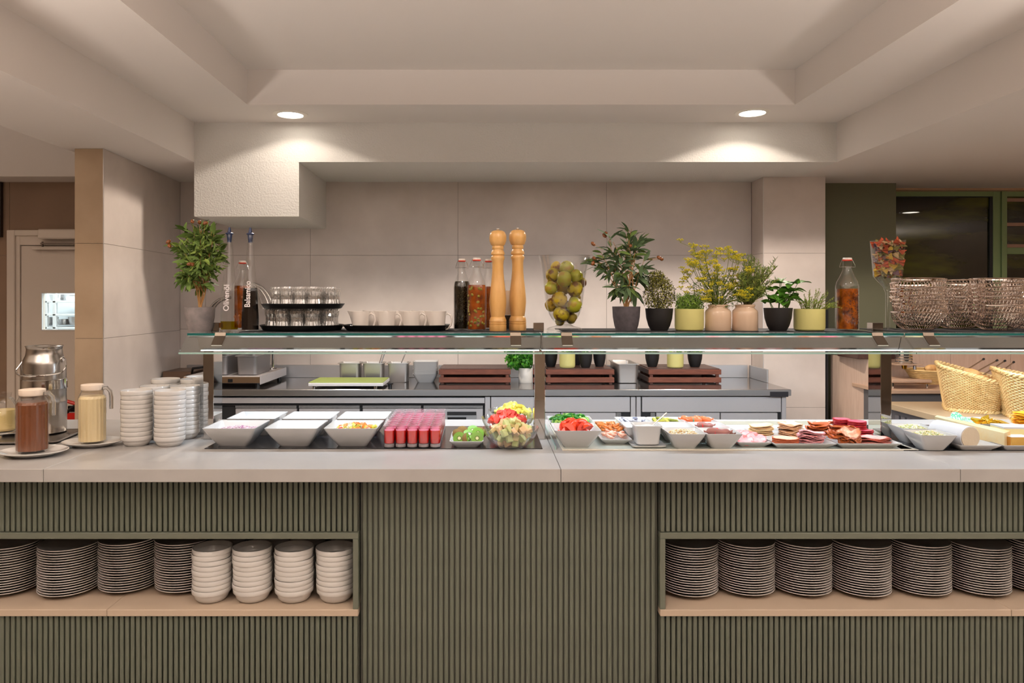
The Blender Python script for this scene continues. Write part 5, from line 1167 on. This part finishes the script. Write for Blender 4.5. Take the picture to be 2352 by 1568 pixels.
pile('cucumber_slice', [CUM], 46, .331, 2.925, SLZ + .060, .066, .016, 'cucumber slice in the bowl behind the tomatoes', 'cucumber', 'cucumber slices in the bowl', 91, True, 1, 1.3)
pile('cucumber_slice', [CST], 14, .331, 2.925, SLZ + .066, .06, .014, 'dark skinned cucumber piece in the bowl behind the tomatoes', 'cucumber', 'dark cucumber pieces in the bowl', 92, True, 1, .8)
def wedge(nm, R_, mts, ang=1.15):
    m = MB(); n = 7
    rows = []
    for i in range(n + 1):
        th = pi * i / n; rows.append([(R_ * .12 * sin(th), 0, -R_ * cos(th) * .8)] + [(R_ * sin(th) * cos(a), R_ * sin(th) * sin(a), -R_ * cos(th)) for a in (-ang / 2, -ang / 4, 0, ang / 4, ang / 2)])
    vs = [p for r_ in rows for p in r_]; fs = []; ms = []
    for i in range(n):
        for k in range(6): a, b = i * 6 + k, i * 6 + (k + 1) % 6; fs.append((a, b, b + 6, a + 6)); ms.append(0 if 1 <= k <= 4 else 1)
    m.add(vs, fs, 0, True); m.m = ms; m.fix = True; return m.mesh(nm, mts)
TW = wedge('tomato_wedge', .027, [mat('tomato skin', (232, 66, 30), .25), mat('tomato flesh', (240, 104, 84), .3)])
pile('tomato_wedge', [TW], 34, .3305, 2.75, SLZ + .056, .046, .020, 'tomato wedge in the white square bowl at the front', 'tomato', 'tomato wedges in the bowl', 95, True, 1, 1.4)
# prawns
dish(.484, 2.90, .058, .155, .040, .132, .022, 'long white plate of prawns beside the sauce pot', 'white rectangular plates', name='plate', cat='plate')
pwm = MB(); pts = [(.016 * cos(a), .016 * sin(a), 0) for a in [-.4 + i * .42 for i in range(9)]]; pwm.tube(pts, [.002, .005, .0065, .007, .0068, .006, .005, .0035, .001], 8); PW = [pwm.mesh('prawn', mat('prawn pink', (226, 150, 124), .35, noise=(80, (240, 196, 176), .4, .6))), pwm.mesh('prawn', mat('prawn orange', (214, 122, 52), .35, noise=(60, (120, 72, 36), .5, .7)))]
rnd = random.Random(8)
for i in range(44):
    x, y = .484 + rnd.uniform(-.036, .036), 2.90 + rnd.uniform(-.12, .10); mi = 1 if y > 2.86 else 0
    one('prawn', ['pale pink prawn at the front of the long plate', 'orange brown prawn further back on the long plate'][mi], 'prawn', PW[mi], None, (x, y, SLZ + .020 + rnd.uniform(0, .012) + (.012 if mi else 0)), ['pale prawns on the long plate', 'orange prawns on the long plate'][mi], (rnd.uniform(-.5, .5), rnd.uniform(-.5, .5), rnd.uniform(0, 6)))
# sauce pot
m = MB(); m.rrect([(.052, .05, .012, 0), (.062, .058, .012, .006), (.063, .059, .012, .010), (.050, .048, .012, .006)], cap0=True, cap1=True); one('saucer', 'square white saucer under the sauce pot', 'saucer', m, MELAM, (.593, 2.745, SLZ))
m = MB(); m.rrect([(.038, .036, .012, 0), (.041, .039, .012, .003), (.046, .043, .010, .060), (.051, .047, .010, .068), (.051, .047, .010, .070), (.048, .044, .010, .070), (.043, .040, .010, .058), (.036, .034, .012, .006)], cap0=True, cap1=True, n=4); one('sauce_pot', 'square white pot of white sauce with a spoon', 'pot', m, MELAM, (.593, 2.745, SLZ + .009))
surf(.593, 2.745, SLZ + .069, .042, .039, mat('sauce', (206, 202, 196), .25), 'white cream sauce filling the square pot', 'sauce', 'cream_sauce', .002, 8, 2, .008)
one('sauce_spoon', 'steel spoon leaning out of the sauce pot', 'spoon', MB().tube([(0, 0, .055), (.04, .01, .084), (.075, .02, .112), (.082, .02, .117)], [.006, .0022, .003, .0035], 6), CHROME, (.593, 2.75, SLZ))
sq = dict(grp=SB); xs_ = (.592, .724, .856)
dish(xs_[1], 2.722, .0655, .0685, .036, .038, .058, 'small white square bowl of shredded white salad, front', SB); dish(xs_[2], 2.722, .0655, .0685, .036, .038, .058, 'small white square bowl of wrapped sausage, front row', SB)
for i, l in enumerate(('small white square bowl without filling behind the sauce pot', 'small white square bowl behind the shredded salad', 'small white square bowl of sausage, middle row')): dish(xs_[i], 2.857, .0655, .064, .036, .036, .058, l, SB)
for i, l in enumerate(('small white square bowl of herring, back left', 'small white square bowl of pickles, back middle', 'small white square bowl of orange sausages, back right')): dish(xs_[i], 2.988, .0655, .0645, .036, .036, .058, l, SB)
for i in (0, 1): surf(xs_[i], 2.857, SLZ + .030, .045, .045, mat('sauce', (206, 202, 196), .25), ['white cream in the small bowl behind the sauce pot', 'white cream in the bowl behind the shredded salad'][i], 'cream', 'cream', .001)
rnd = random.Random(6)
def shreds(x, y, z, hx, hy, n, cols, label, seed, L=.009, dome=.014, nm='shredded_salad', cat='salad'):
    rnd = random.Random(seed); m = MB()
    for i in range(n):
        u, v = rnd.uniform(-1, 1), rnd.uniform(-1, 1); p = (u * hx, v * hy, dome * (1 - u * u) * (1 - v * v) + rnd.uniform(-.002, .003)); l = L * rnd.uniform(.6, 1.2)
        b = MB().box(-l / 2, l / 2, -.0013, .0013, -.001, .001).xform(Matrix.Translation(p) @ Euler((rnd.uniform(0, 3), rnd.uniform(-.5, .5), rnd.uniform(0, 6))).to_matrix().to_4x4()); m.add(b.v, b.f, rnd.randrange(len(cols)))
    return one(nm, label, cat, m, cols, (x, y, z), kind='stuff')
shreds(xs_[1], 2.722, SLZ + .045, .050, .050, 900, [mat('shred white', (226, 222, 208), .4), mat('shred cream', (226, 212, 170), .4), mat('shred brown', (186, 148, 92), .4)], 'shredded white salad in the small front bowl', 31)
for (x, y, w, sd) in ((1.61, 2.69, 'front', 33), (1.625, 2.825, 'back', 34)):
    dish(x, y, .066, .063, .036, .036, .058, f'white square bowl of chopped salad on the right black slab, {w}', 'white bowls on the right slab')
    shreds(x, y, SLZ + .046, .048, .046, 700, [mat('shred white', (226, 222, 208), .4), mat('shred pale', (222, 218, 196), .4), mat('shred green', (176, 186, 122), .4), mat('shred yellow', (218, 204, 140), .4)], f'chopped pale green salad filling the {w} bowl on the right slab', sd)
def sausage(x, y, z, L, r, rz, label, grp, mt, band=None, name='sausage'):
    t = T(name, label, 'sausage', (x, y, z), grp, rz); n = 10
    part(t, 'casing', MB().tube([(-L / 2 + L * i / n, .0025 * sin(i), .003 * sin(i * .7)) for i in range(n + 1)], [r * .25] + [r * .85] + [r] * (n - 3) + [r * .85, r * .25], 12), mt)
    for s in (-1, 1): part(t, 'end_tie', MB().tube([(s * L / 2, 0, 0), (s * (L / 2 + .006), 0, .002), (s * (L / 2 + .010), 0, .006)], [r * .16, r * .3, r * .1], 6), mt)
    if band: part(t, 'label_band', MB().lathe([(r * 1.03, -.007), (r * 1.03, .007)], 14).xform(Matrix.Translation((-.01, 0, .001)) @ Matrix.Rotation(pi / 2, 4, 'Y')), band)
LIV = mat('liver sausage', (150, 96, 88), .3); ORS = mat('orange casing', (226, 104, 56), .25); RB = mat('red band', (216, 30, 36), .4); GB = mat('green band', (70, 150, 120), .4)
sausage(xs_[2] - .01, 2.700, SLZ + .058, .088, .0135, .06, 'brown sausage with red band in the front sausage bowl', 'sausages in the small bowls', LIV, RB); sausage(xs_[2] + .02, 2.735, SLZ + .047, .07, .012, -.5, 'dark brown sausage behind in the front sausage bowl', 'sausages in the small bowls', mat('dark sausage', (112, 62, 44), .3))
sausage(xs_[2] - .015, 2.845, SLZ + .056, .065, .012, .15, 'brown sausage with red band in the middle row bowl', 'sausages in the small bowls', LIV, RB)
for i, (dx, dy, rz, L) in enumerate(((-.032, .0, -.3, .055), (-.006, -.02, .2, .06), (.012, .012, .9, .05), (.038, -.01, .1, .045))): sausage(xs_[2] - .012 + dx, 2.985 + dy, SLZ + .058, L, .0125, rz, 'orange cased sausage in the back right small bowl, ' + ['leftmost', 'second', 'third', 'rightmost'][i], 'orange sausages in the bowl', ORS, GB if i in (1, 2) else None)
gk = MB(); gk.blob((0, 0, 0), .019, .0075, .007, 10, 7); GKM = [gk.mesh('pickle', mat('pickle', (116, 122, 34), .3)), gk.mesh('pickle', mat('pickle yellow', (168, 160, 52), .3))]
pile('pickle', GKM, 16, xs_[1], 2.985, SLZ + .050, .045, .008, ['dark green pickle in the back middle bowl', 'yellowish pickle in the back middle bowl'], 'pickle', ['dark pickles in the bowl', 'yellowish pickles in the bowl'], 96, True, 1, .4)
hr = MB(); hr.box(-.016, .016, -.009, .009, -.002, .002, b=.001); HRM = [hr.mesh('herring_piece', mat('herring silver', (206, 206, 216), .2, .2)), hr.mesh('herring_piece', mat('herring dark', (86, 86, 104), .25, .3))]
pile('herring_piece', HRM, 20, xs_[0], 2.985, SLZ + .048, .045, .008, ['silver herring piece in the back left small bowl', 'dark blue herring piece in the back left small bowl'], 'fish', ['silver herring pieces', 'dark herring pieces'], 97, True, 1, .5)
# ---- cold cuts
dish(.982, 2.81, .063, .110, .046, .090, .020, 'small white plate of pink ham slices', 'white plates of cold cuts', name='plate', cat='plate', cr=.004)
dish(1.155, 2.835, .114, .160, .092, .138, .020, 'large white plate of pale sausage and ham slices', 'white plates of cold cuts', name='plate', cat='plate', cr=.004)
dish(1.390, 2.835, .116, .160, .094, .138, .020, 'large white plate of bacon, salami and roast slices', 'white plates of cold cuts', name='plate', cat='plate', cr=.004)
def slice_mesh(nm, rx, ry, mts, seed, wav=.0012, rimc=True):
    rnd = random.Random(seed); m = MB(); n = 22; top_, bot = [], []
    ph = rnd.uniform(0, 6)
    for k in range(n):
        a = 2 * pi * k / n; q = 1 + rnd.uniform(-.03, .03); zz_ = wav * sin(3 * a + ph) + wav * .6 * sin(5 * a)
        top_.append((rx * q * cos(a), ry * q * sin(a), .001 + zz_)); bot.append((rx * q * cos(a), ry * q * sin(a), -.0008 + zz_))
    inn = [(x * .9, y * .9, z + .0002) for x, y, z in top_]
    vs = bot + top_ + inn + [(0, 0, .0012)]; fs = []; ms = []
    for k in range(n):
        j = (k + 1) % n; fs += [(k, j, n + j, n + k), (n + k, n + j, 2 * n + j, 2 * n + k), (2 * n + k, 2 * n + j, 3 * n)]; ms += [1, 1 if rimc else 0, 0]
    fs.append(tuple(range(n - 1, -1, -1))); ms.append(1); m.add(vs, fs, 0, True); m.m = ms; return m.mesh(nm, mts)
def slices(nm, me, n, x, y, z, st, label, grp, seed, dx=0, dy=0, jit=.004, tilt=.08, rx=0, ry=0):
    rnd = random.Random(seed)
    for k in range(n): one(nm, label + (', ' + from_top(k, n) if n > 2 else (' (lower slice)', ' (upper slice)')[k]), 'cold cuts', me, None, (x + dx * k + rnd.uniform(-jit, jit), y + dy * k + rnd.uniform(-jit, jit), z + st * k), grp, (rx + rnd.uniform(-tilt, tilt), ry + rnd.uniform(-tilt, tilt), rnd.uniform(-.4, .4)))
PZ = SLZ + .0085
HAM = slice_mesh('ham_slice', .036, .036, [mat('ham', (214, 150, 154), .3, noise=(40, (224, 176, 174), .4, .6)), mat('ham rim', (206, 112, 108), .3)], 1, .002)
for i, (dx, dy, dz_) in enumerate(((-.028, .06, 0), (-.02, .03, .004), (.004, .035, .006), (-.03, -.02, .006), (-.01, 0, .010), (.012, -.02, .012), (.026, -.055, .010), (-.034, -.06, .006), (.02, .0, .012))):
    slices('ham_slice', HAM, 2, .982 + dx * .8, 2.81 + dy, PZ + .004 + dz_, .003, f'pink ham slice on the small plate, {ORD[i]} pair from the back', 'ham slices on the small plate', i, rx=.35)
CHK = slice_mesh('poultry_slice', .047, .042, [mat('poultry', (232, 206, 170), .4, noise=(50, (222, 184, 140), .4, .6)), mat('poultry rim', (214, 176, 126), .4)], 2)
slices('poultry_slice', CHK, 9, 1.095, 2.945, PZ, .0042, 'pale beige poultry slice in the back left pile', 'poultry slices, back left pile', 11); TUR = slice_mesh('turkey_slice', .046, .046, [mat('turkey', (238, 212, 188), .4, noise=(60, (226, 186, 150), .5, .65)), mat('turkey rim', (196, 144, 104), .4)], 5, .003)
slices('turkey_slice', TUR, 11, 1.205, 2.93, PZ, .0042, 'speckled turkey slice in the back middle pile', 'turkey slices, back middle pile', 12)
LYO = slice_mesh('sausage_slice', .047, .045, [mat('lyoner', (236, 196, 172), .35), mat('lyoner rim', (188, 92, 52), .35)], 3, .0004)
slices('sausage_slice', LYO, 7, 1.105, 2.735, PZ, .0036, 'smooth pale sausage slice with orange rim, front left pile', 'pale sausage slices, front left pile', 13, jit=.002, tilt=.02)
COO = slice_mesh('cooked_ham_slice', .046, .044, [mat('cooked ham', (226, 172, 172), .35, noise=(50, (240, 210, 208), .4, .6)), mat('cooked ham rim', (208, 138, 138), .35)], 4, .003)
slices('cooked_ham_slice', COO, 10, 1.208, 2.755, PZ, .0045, 'ruffled pink cooked ham slice, front right pile', 'cooked ham slices, front right pile', 14, jit=.006, tilt=.12)
BAC = slice_mesh('bacon_slice', .052, .030, [mat('bacon', (226, 150, 130), .35, noise=(38, (244, 206, 186), .42, .58)), mat('bacon rim', (178, 84, 36), .4)], 6, .005)
slices('bacon_slice', BAC, 9, 1.325, 2.94, PZ, .0052, 'ruffled bacon slice in the back left pile of the right plate', 'bacon slices, back pile', 15, jit=.006, tilt=.2)
slices('bacon_slice', BAC, 9, 1.375, 2.86, PZ, .0050, 'ruffled bacon slice in the middle of the right plate', 'bacon slices, middle pile', 16, jit=.007, tilt=.2)
ROA = slice_mesh('roast_slice', .040, .036, [mat('roast', (224, 170, 138), .4, noise=(46, (190, 108, 60), .45, .6)), mat('roast rim', (150, 72, 26), .45)], 7, .006)
slices('roast_slice', ROA, 8, 1.345, 2.745, PZ + .004, .0048, 'folded roast slice with brown rim at the plate front', 'roast slices, front pile', 17, jit=.005, tilt=.22, rx=.25)
SAL = slice_mesh('salami_slice', .034, .034, [mat('salami', (214, 96, 118), .3, noise=(60, (226, 124, 140), .4, .6)), mat('salami rim', (176, 34, 44), .3)], 8, .0004)
slices('salami_slice', SAL, 14, 1.418, 2.955, PZ, .0043, 'pink salami slice in the back tall stack', 'salami slices, back stack', 18, jit=.003, tilt=.03); slices('salami_slice', SAL, 8, 1.445, 2.885, PZ + .026, .0046, 'pink salami slice in the upper front stack', 'salami slices, upper front stack', 19, jit=.003, tilt=.03); slices('salami_slice', SAL, 7, 1.455, 2.862, PZ, .0046, 'dark red salami slice in the lower front stack', 'salami slices, lower front stack', 20, dx=.001, jit=.003, tilt=.05)
SMO = slice_mesh('smoked_ham_slice', .060, .040, [mat('smoked ham', (234, 200, 192), .35, noise=(30, (226, 176, 166), .4, .6)), mat('smoked rim', (170, 80, 64), .4)], 9, .002)
slices('smoked_ham_slice', SMO, 7, 1.442, 2.755, PZ, .0032, 'flat smoked ham slice at the front right corner of the plate', 'smoked ham slices, front right', 21, jit=.004)
# ---- right slab: cheese, butter portions
dish(1.765, 2.735, .075, .095, .055, .075, .020, 'white plate with goat cheese roll and hard cheese', 'white cheese plates', name='plate', cat='plate', cr=.004)
dish(1.945, 2.735, .098, .095, .078, .075, .020, 'white plate with yellow cheese block cut by the right edge', 'white cheese plates', name='plate', cat='plate', cr=.004)
t = T('goat_cheese_roll', 'white goat cheese roll with its cut face forward', 'cheese', (1.735, 2.655, SLZ + .045))
gr = MB(); gr.tube([(0, 0, 0), (-.012, .06, .001), (-.026, .15, .002)], [.040, .040, .039], 28, caps=True); part(t, 'rind', gr, mat('goat rind', (206, 206, 210), .5)); gf = MB(); gf.lathe([(0, .0), (.0375, 0), (.0375, .003), (0, .003)], 28); gf.xform(Matrix.Rotation(.197, 4, 'Z') @ Matrix.Translation((0, -.0004, 0)) @ Matrix.Rotation(pi / 2, 4, 'X')); part(t, 'cut_face', gf, mat('goat cut', (200, 184, 160), .5, bump=(90, .5, .002)))
m = MB(); m.prism([(1.775, 2.93), (1.80, 2.955), (1.912, 2.70), (1.865, 2.665)], 0, .062); m.v = [(x, y, z if z == 0 else (.050 + .02 * (y - 2.66) / .29)) for x, y, z in m.v]; one('hard_cheese_wedge', 'long pale wedge of hard cheese with orange rind', 'cheese', m, mat('hard cheese', (216, 200, 158), .5, noise=(14, (222, 180, 112), .5, .8), bump=(60, .3, .002)), (0, 0, SLZ + .009))
t = T('cheese_block', 'golden yellow cheese block beside the wedge', 'cheese', (1.925, 2.66, SLZ + .009)); part(t, 'block', MB().box(-.038, .038, 0, .055, 0, .036, b=.002), mat('golden cheese', (190, 150, 74), .4)); part(t, 'top_rind', MB().box(-.037, .037, .001, .054, .0362, .0375), mat('pale rind', (238, 226, 214), .5)); part(t, 'side_rind', MB().box(-.0395, -.0382, .002, .053, .001, .035), mat('orange rind', (206, 150, 70), .5))
m = MB(); m.prism([(1.93, 2.76), (2.03, 2.75), (2.07, 2.70), (2.07, 2.82), (1.94, 2.85)], 0, .05); t = T('soft_cheese_wedge', 'white rinded soft cheese wedge behind the golden block', 'cheese', (0, 0, SLZ + .009)); part(t, 'wedge', m, mat('soft cheese', (234, 220, 160), .5)); m = MB(); m.prism([(1.93, 2.76), (2.03, 2.75), (2.07, 2.70), (2.07, 2.82), (1.94, 2.85)], .0502, .056); part(t, 'white_rind', m, mat('goat rind', (206, 206, 210), .5))
CHS = MB(); CHS.box(-.045, .045, -.04, .04, 0, .0022, b=.0005); CHS = CHS.mesh('cheese_slice', mat('orange cheese', (250, 180, 32), .4)); rnd = random.Random(4)
for k in range(16): one('cheese_slice', f'orange yellow cheese slice, {from_top(k, 16)} in the stack at the right edge', 'cheese', CHS, None, (2.17 + rnd.uniform(-.008, .008), 2.96 + rnd.uniform(-.006, .006), SLZ + .022 + k * .0042), 'orange cheese slices in a stack', (rnd.uniform(-.04, .04), rnd.uniform(-.05, .05), rnd.uniform(-.5, .5)))
dish(2.17, 2.96, .07, .07, .06, .05, .022, 'white plate under the orange cheese slices at the right edge', 'white cheese plates', name='plate', cat='plate', cr=.004)
dish(2.005, 3.01, .088, .092, .064, .070, .050, 'white rectangular dish of wrapped butter portions', None, name='butter_dish', cat='dish')
pk = MB(); pk.rrect([(.017, .013, .004, 0), (.020, .016, .004, .010), (.023, .019, .004, .0105), (.023, .019, .004, .0115)], cap0=True, cap1=True); PKG = pk.mesh('butter_portion', mat('gold foil', (222, 176, 50), .25, .7)); pr_ = MB(); pr_.lathe([(0, 0), (.020, 0), (.024, .016), (.027, .0165), (.027, .018), (0, .018)], 20)
CUPM = pr_.mesh('cup', mat('mint cup', (196, 226, 214), .4)); LIDM = MB().lathe([(0, .0181), (.0265, .0181), (.0262, .0188), (0, .0188)], 20).mesh('foil_lid', mat('green printed foil', (70, 170, 120), .35, noise=(120, (220, 240, 228), .5, .56)))
for i, (dx, dy, dz_, lab, ro) in enumerate(((-.062, .055, .046, 'leaning at the dish back corner', (1.0, .2, 0)), (-.050, -.005, .036, 'in the middle left of the dish', (.5, .2, .4)))):
    t = T('cream_cup', 'mint plastic cup with green printed lid, ' + lab, 'portion cup', (1.995 + dx, 3.00 + dy, SLZ + dz_), 'mint portion cups'); t.rotation_euler = ro; part(t, 'cup', CUPM); part(t, 'foil_lid', LIDM)
rnd = random.Random(10)
for i in range(15): one('butter_portion', 'gold foil butter portion in the rectangular dish', 'butter', PKG, None, (2.005 + rnd.uniform(-.03, .055), 3.01 + rnd.uniform(-.055, .04), SLZ + .030 + rnd.uniform(0, .014)), 'gold butter portions in the dish', (rnd.uniform(-.7, .7), rnd.uniform(-.7, .7), rnd.uniform(0, 6)))
# ================================================================ right wing baskets
def wicker(cx, cy, label, hx0, hx1, hy, hb, hf, rz, rows=30):
    t = T('wicker_basket', label, 'basket', (cx, cy, CT), 'large wicker bread baskets', rz); nst = 46; body = MB(); seg = 184
    def P(a, s, out=0.0):
        x, y = cos(a), sin(a); e = 5; q = (abs(x) ** e + abs(y) ** e) ** (-1 / e)
        hx = hx0 + (hx1 - hx0) * s; h = hb + (hf - hb) * (.5 + .5 * x * q) ** 1.0
        return Vector(((hx + out) * x * q, (hy * (.88 + .12 * s) + out) * y * q, .006 + s * (h - .01)))
    for r_ in range(rows):
        s = (r_ + .5) / rows; pts = []
        for k in range(seg): a = 2 * pi * k / seg; pts.append(P(a, s, .0028 * (1 if (k // 2 + r_) % 2 else -1) * (1 if k % 2 == 0 else .6)))
        body.tube(pts, .0029, 4, closed=True)
    part(t, 'woven_wall', body, WICKER, kind='stuff')
    st = MB()
    for k in range(nst * 2): a = 2 * pi * (k * 2 + .5) / seg; st.tube([P(a, 0), P(a, .5), P(a, 1)], .0022, 4)
    part(t, 'stakes', st, mat('dark wicker', (186, 142, 86), .6), kind='stuff')  # stakes a darker tone than the weave
    for nm, s, rr in (('rim', 1.0, .0062), ('base_border', .0, .0062)):
        b = MB()
        for ph in (0, 1):
            b.tube([P(2 * pi * k / seg, s, (.004 if ph else .004) * cos(pi * k / 3 + ph * pi)) + Vector((0, 0, .006 * sin(pi * k / 3 + ph * pi))) for k in range(seg)], rr, 5, closed=True)
        part(t, nm, b, WICKER)
    bt = MB(); bt.loft([[tuple(P(2 * pi * k / 60, .02)) for k in range(60)]], 0, True, False); part(t, 'bottom', bt, WICKER)
    return t
BREAD = mat('bread crust', (222, 172, 108), .6, noise=(20, (196, 132, 72), .4, .7)); rb = MB(); rb.blob((0, 0, 0), .046, .030, .026, 14, 9); RBM = rb.mesh('bread_roll', BREAD)
by = 3.72
wicker(X(2203, by) + .030, by - .04, 'large wicker basket of bread nearest the chrome post', .110, .142, .17, .225, .145, -.50)
wicker(X(2328, by) - .085, by - .27, 'large wicker basket of bread cut by the right edge', .125, .160, .17, .215, .15, -.42)
wk = T('tan_basket', 'small shallow woven basket beside the steel dispenser', 'basket', (X(2150, 4.55), 4.62, CT + .03)); b = MB()
for r_ in range(8): b.tube([(((.085 + r_ * .007) * cos(2 * pi * k / 48)) + .002 * (1 if (k + r_) % 2 else -1), (.08 + r_ * .005) * sin(2 * pi * k / 48), r_ * .011) for k in range(48)], .006, 4, closed=True)
part(wk, 'woven_wall', b, WICKER); one('loaf', 'pale loaf lying in the small woven basket', 'bread', RBM, None, (X(2145, 4.6), 4.62, CT + .115), None)
rnd = random.Random(15)
for i, (px, y, z, w) in enumerate(((2235, 3.72, 1.070, 'top left of the near basket'), (2262, 3.66, 1.045, 'middle of the near basket'), (2285, 3.66, .985, 'right side of the near basket'), (2335, 3.46, .99, 'at the left end of the edge basket'), (2345, 3.52, 1.050, 'in the basket at the right edge'), (2240, 3.62, 1.01, 'lower front of the near basket'), (2380, 3.50, 1.03, 'far right of the edge basket'))):
    one('bread_roll', 'golden bread roll, ' + w, 'bread', RBM, None, (X(px, y), y, z), 'bread rolls in the wicker baskets', (rnd.uniform(-.3, .3), rnd.uniform(-.3, .3), rnd.uniform(0, 3)))
for i, (pa, pb) in enumerate((((2230, 843), (2260, 824)), ((2258, 845), (2291, 827)), ((2278, 848), (2309, 828)), ((2304, 850), (2329, 831)))):
    y0 = 3.80; a = Vector((X(pa[0], y0), y0, Z(pa[1], y0))); b = Vector((X(pb[0], y0 + .05), y0 + .05, Z(pb[1], y0 + .05))); a2 = a + (a - b) * .8
    t = T('bread_tongs', 'thin steel tongs handle rising from the bread, ' + ['leftmost', 'second', 'third', 'rightmost'][i] + ' of four', 'tongs', tuple(a2), 'bread tongs in the baskets')
    part(t, 'arm', MB().tube([(0, 0, 0), a - a2, b - a2], .003, 6), mat('bronze steel', (176, 146, 116), .3, .9)); part(t, 'tip', MB().tube([(b - a2) * .93, b - a2], [.004, .006], 8), BLACK)
# dispenser on a little wooden stand
t = T('table_dispenser', 'ribbed steel dispenser with brass nozzle above a wood stand', 'dispenser', (0, 0, 0)); yy = 4.62; q = lambda px, py: (X(px, yy), yy, Z(py, yy))
part(t, 'stand_board', MB().box(X(2030, yy), X(2119, yy), yy - .1, yy + .1, Z(875, yy), Z(868, yy), b=.003), mat('rose wood top', (190, 156, 130), .4))
for px in (2040, 2117): part(t, 'stand_foot', MB().lathe([(0, CT), (.006, CT), (.006, Z(875, yy)), (0, Z(875, yy))], 12, X(px - 1, yy), yy - .06), CHROME)
part(t, 'pole', MB().lathe([(0, Z(868, yy)), (.010, Z(868, yy)), (.010, Z(834, yy)), (0, Z(834, yy))], 14, X(2101, yy), yy), STEEL)
part(t, 'cross_shelf', MB().box(X(2045, yy), X(2107, yy), yy - .06, yy + .06, Z(837, yy), Z(834.5, yy), b=.001), mat('rose wood top', (190, 156, 130), .4))
can = MB(); can.lathe([(0, 0)] + [(.047 + (.004 if k % 2 else 0), k * .0085) for k in range(11)] + [(.030, .10), (.010, .125), (0, .13)], 30, X(2076, yy), yy, z0=Z(834, yy)); part(t, 'ribbed_can', can, CHROME)
part(t, 'nozzle', MB().lathe([(0, -.028), (.012, -.026), (.016, -.008), (.018, 0)], 16, X(2077, yy), yy, z0=Z(837, yy)), mat('brass', (190, 150, 60), .25, 1.0))
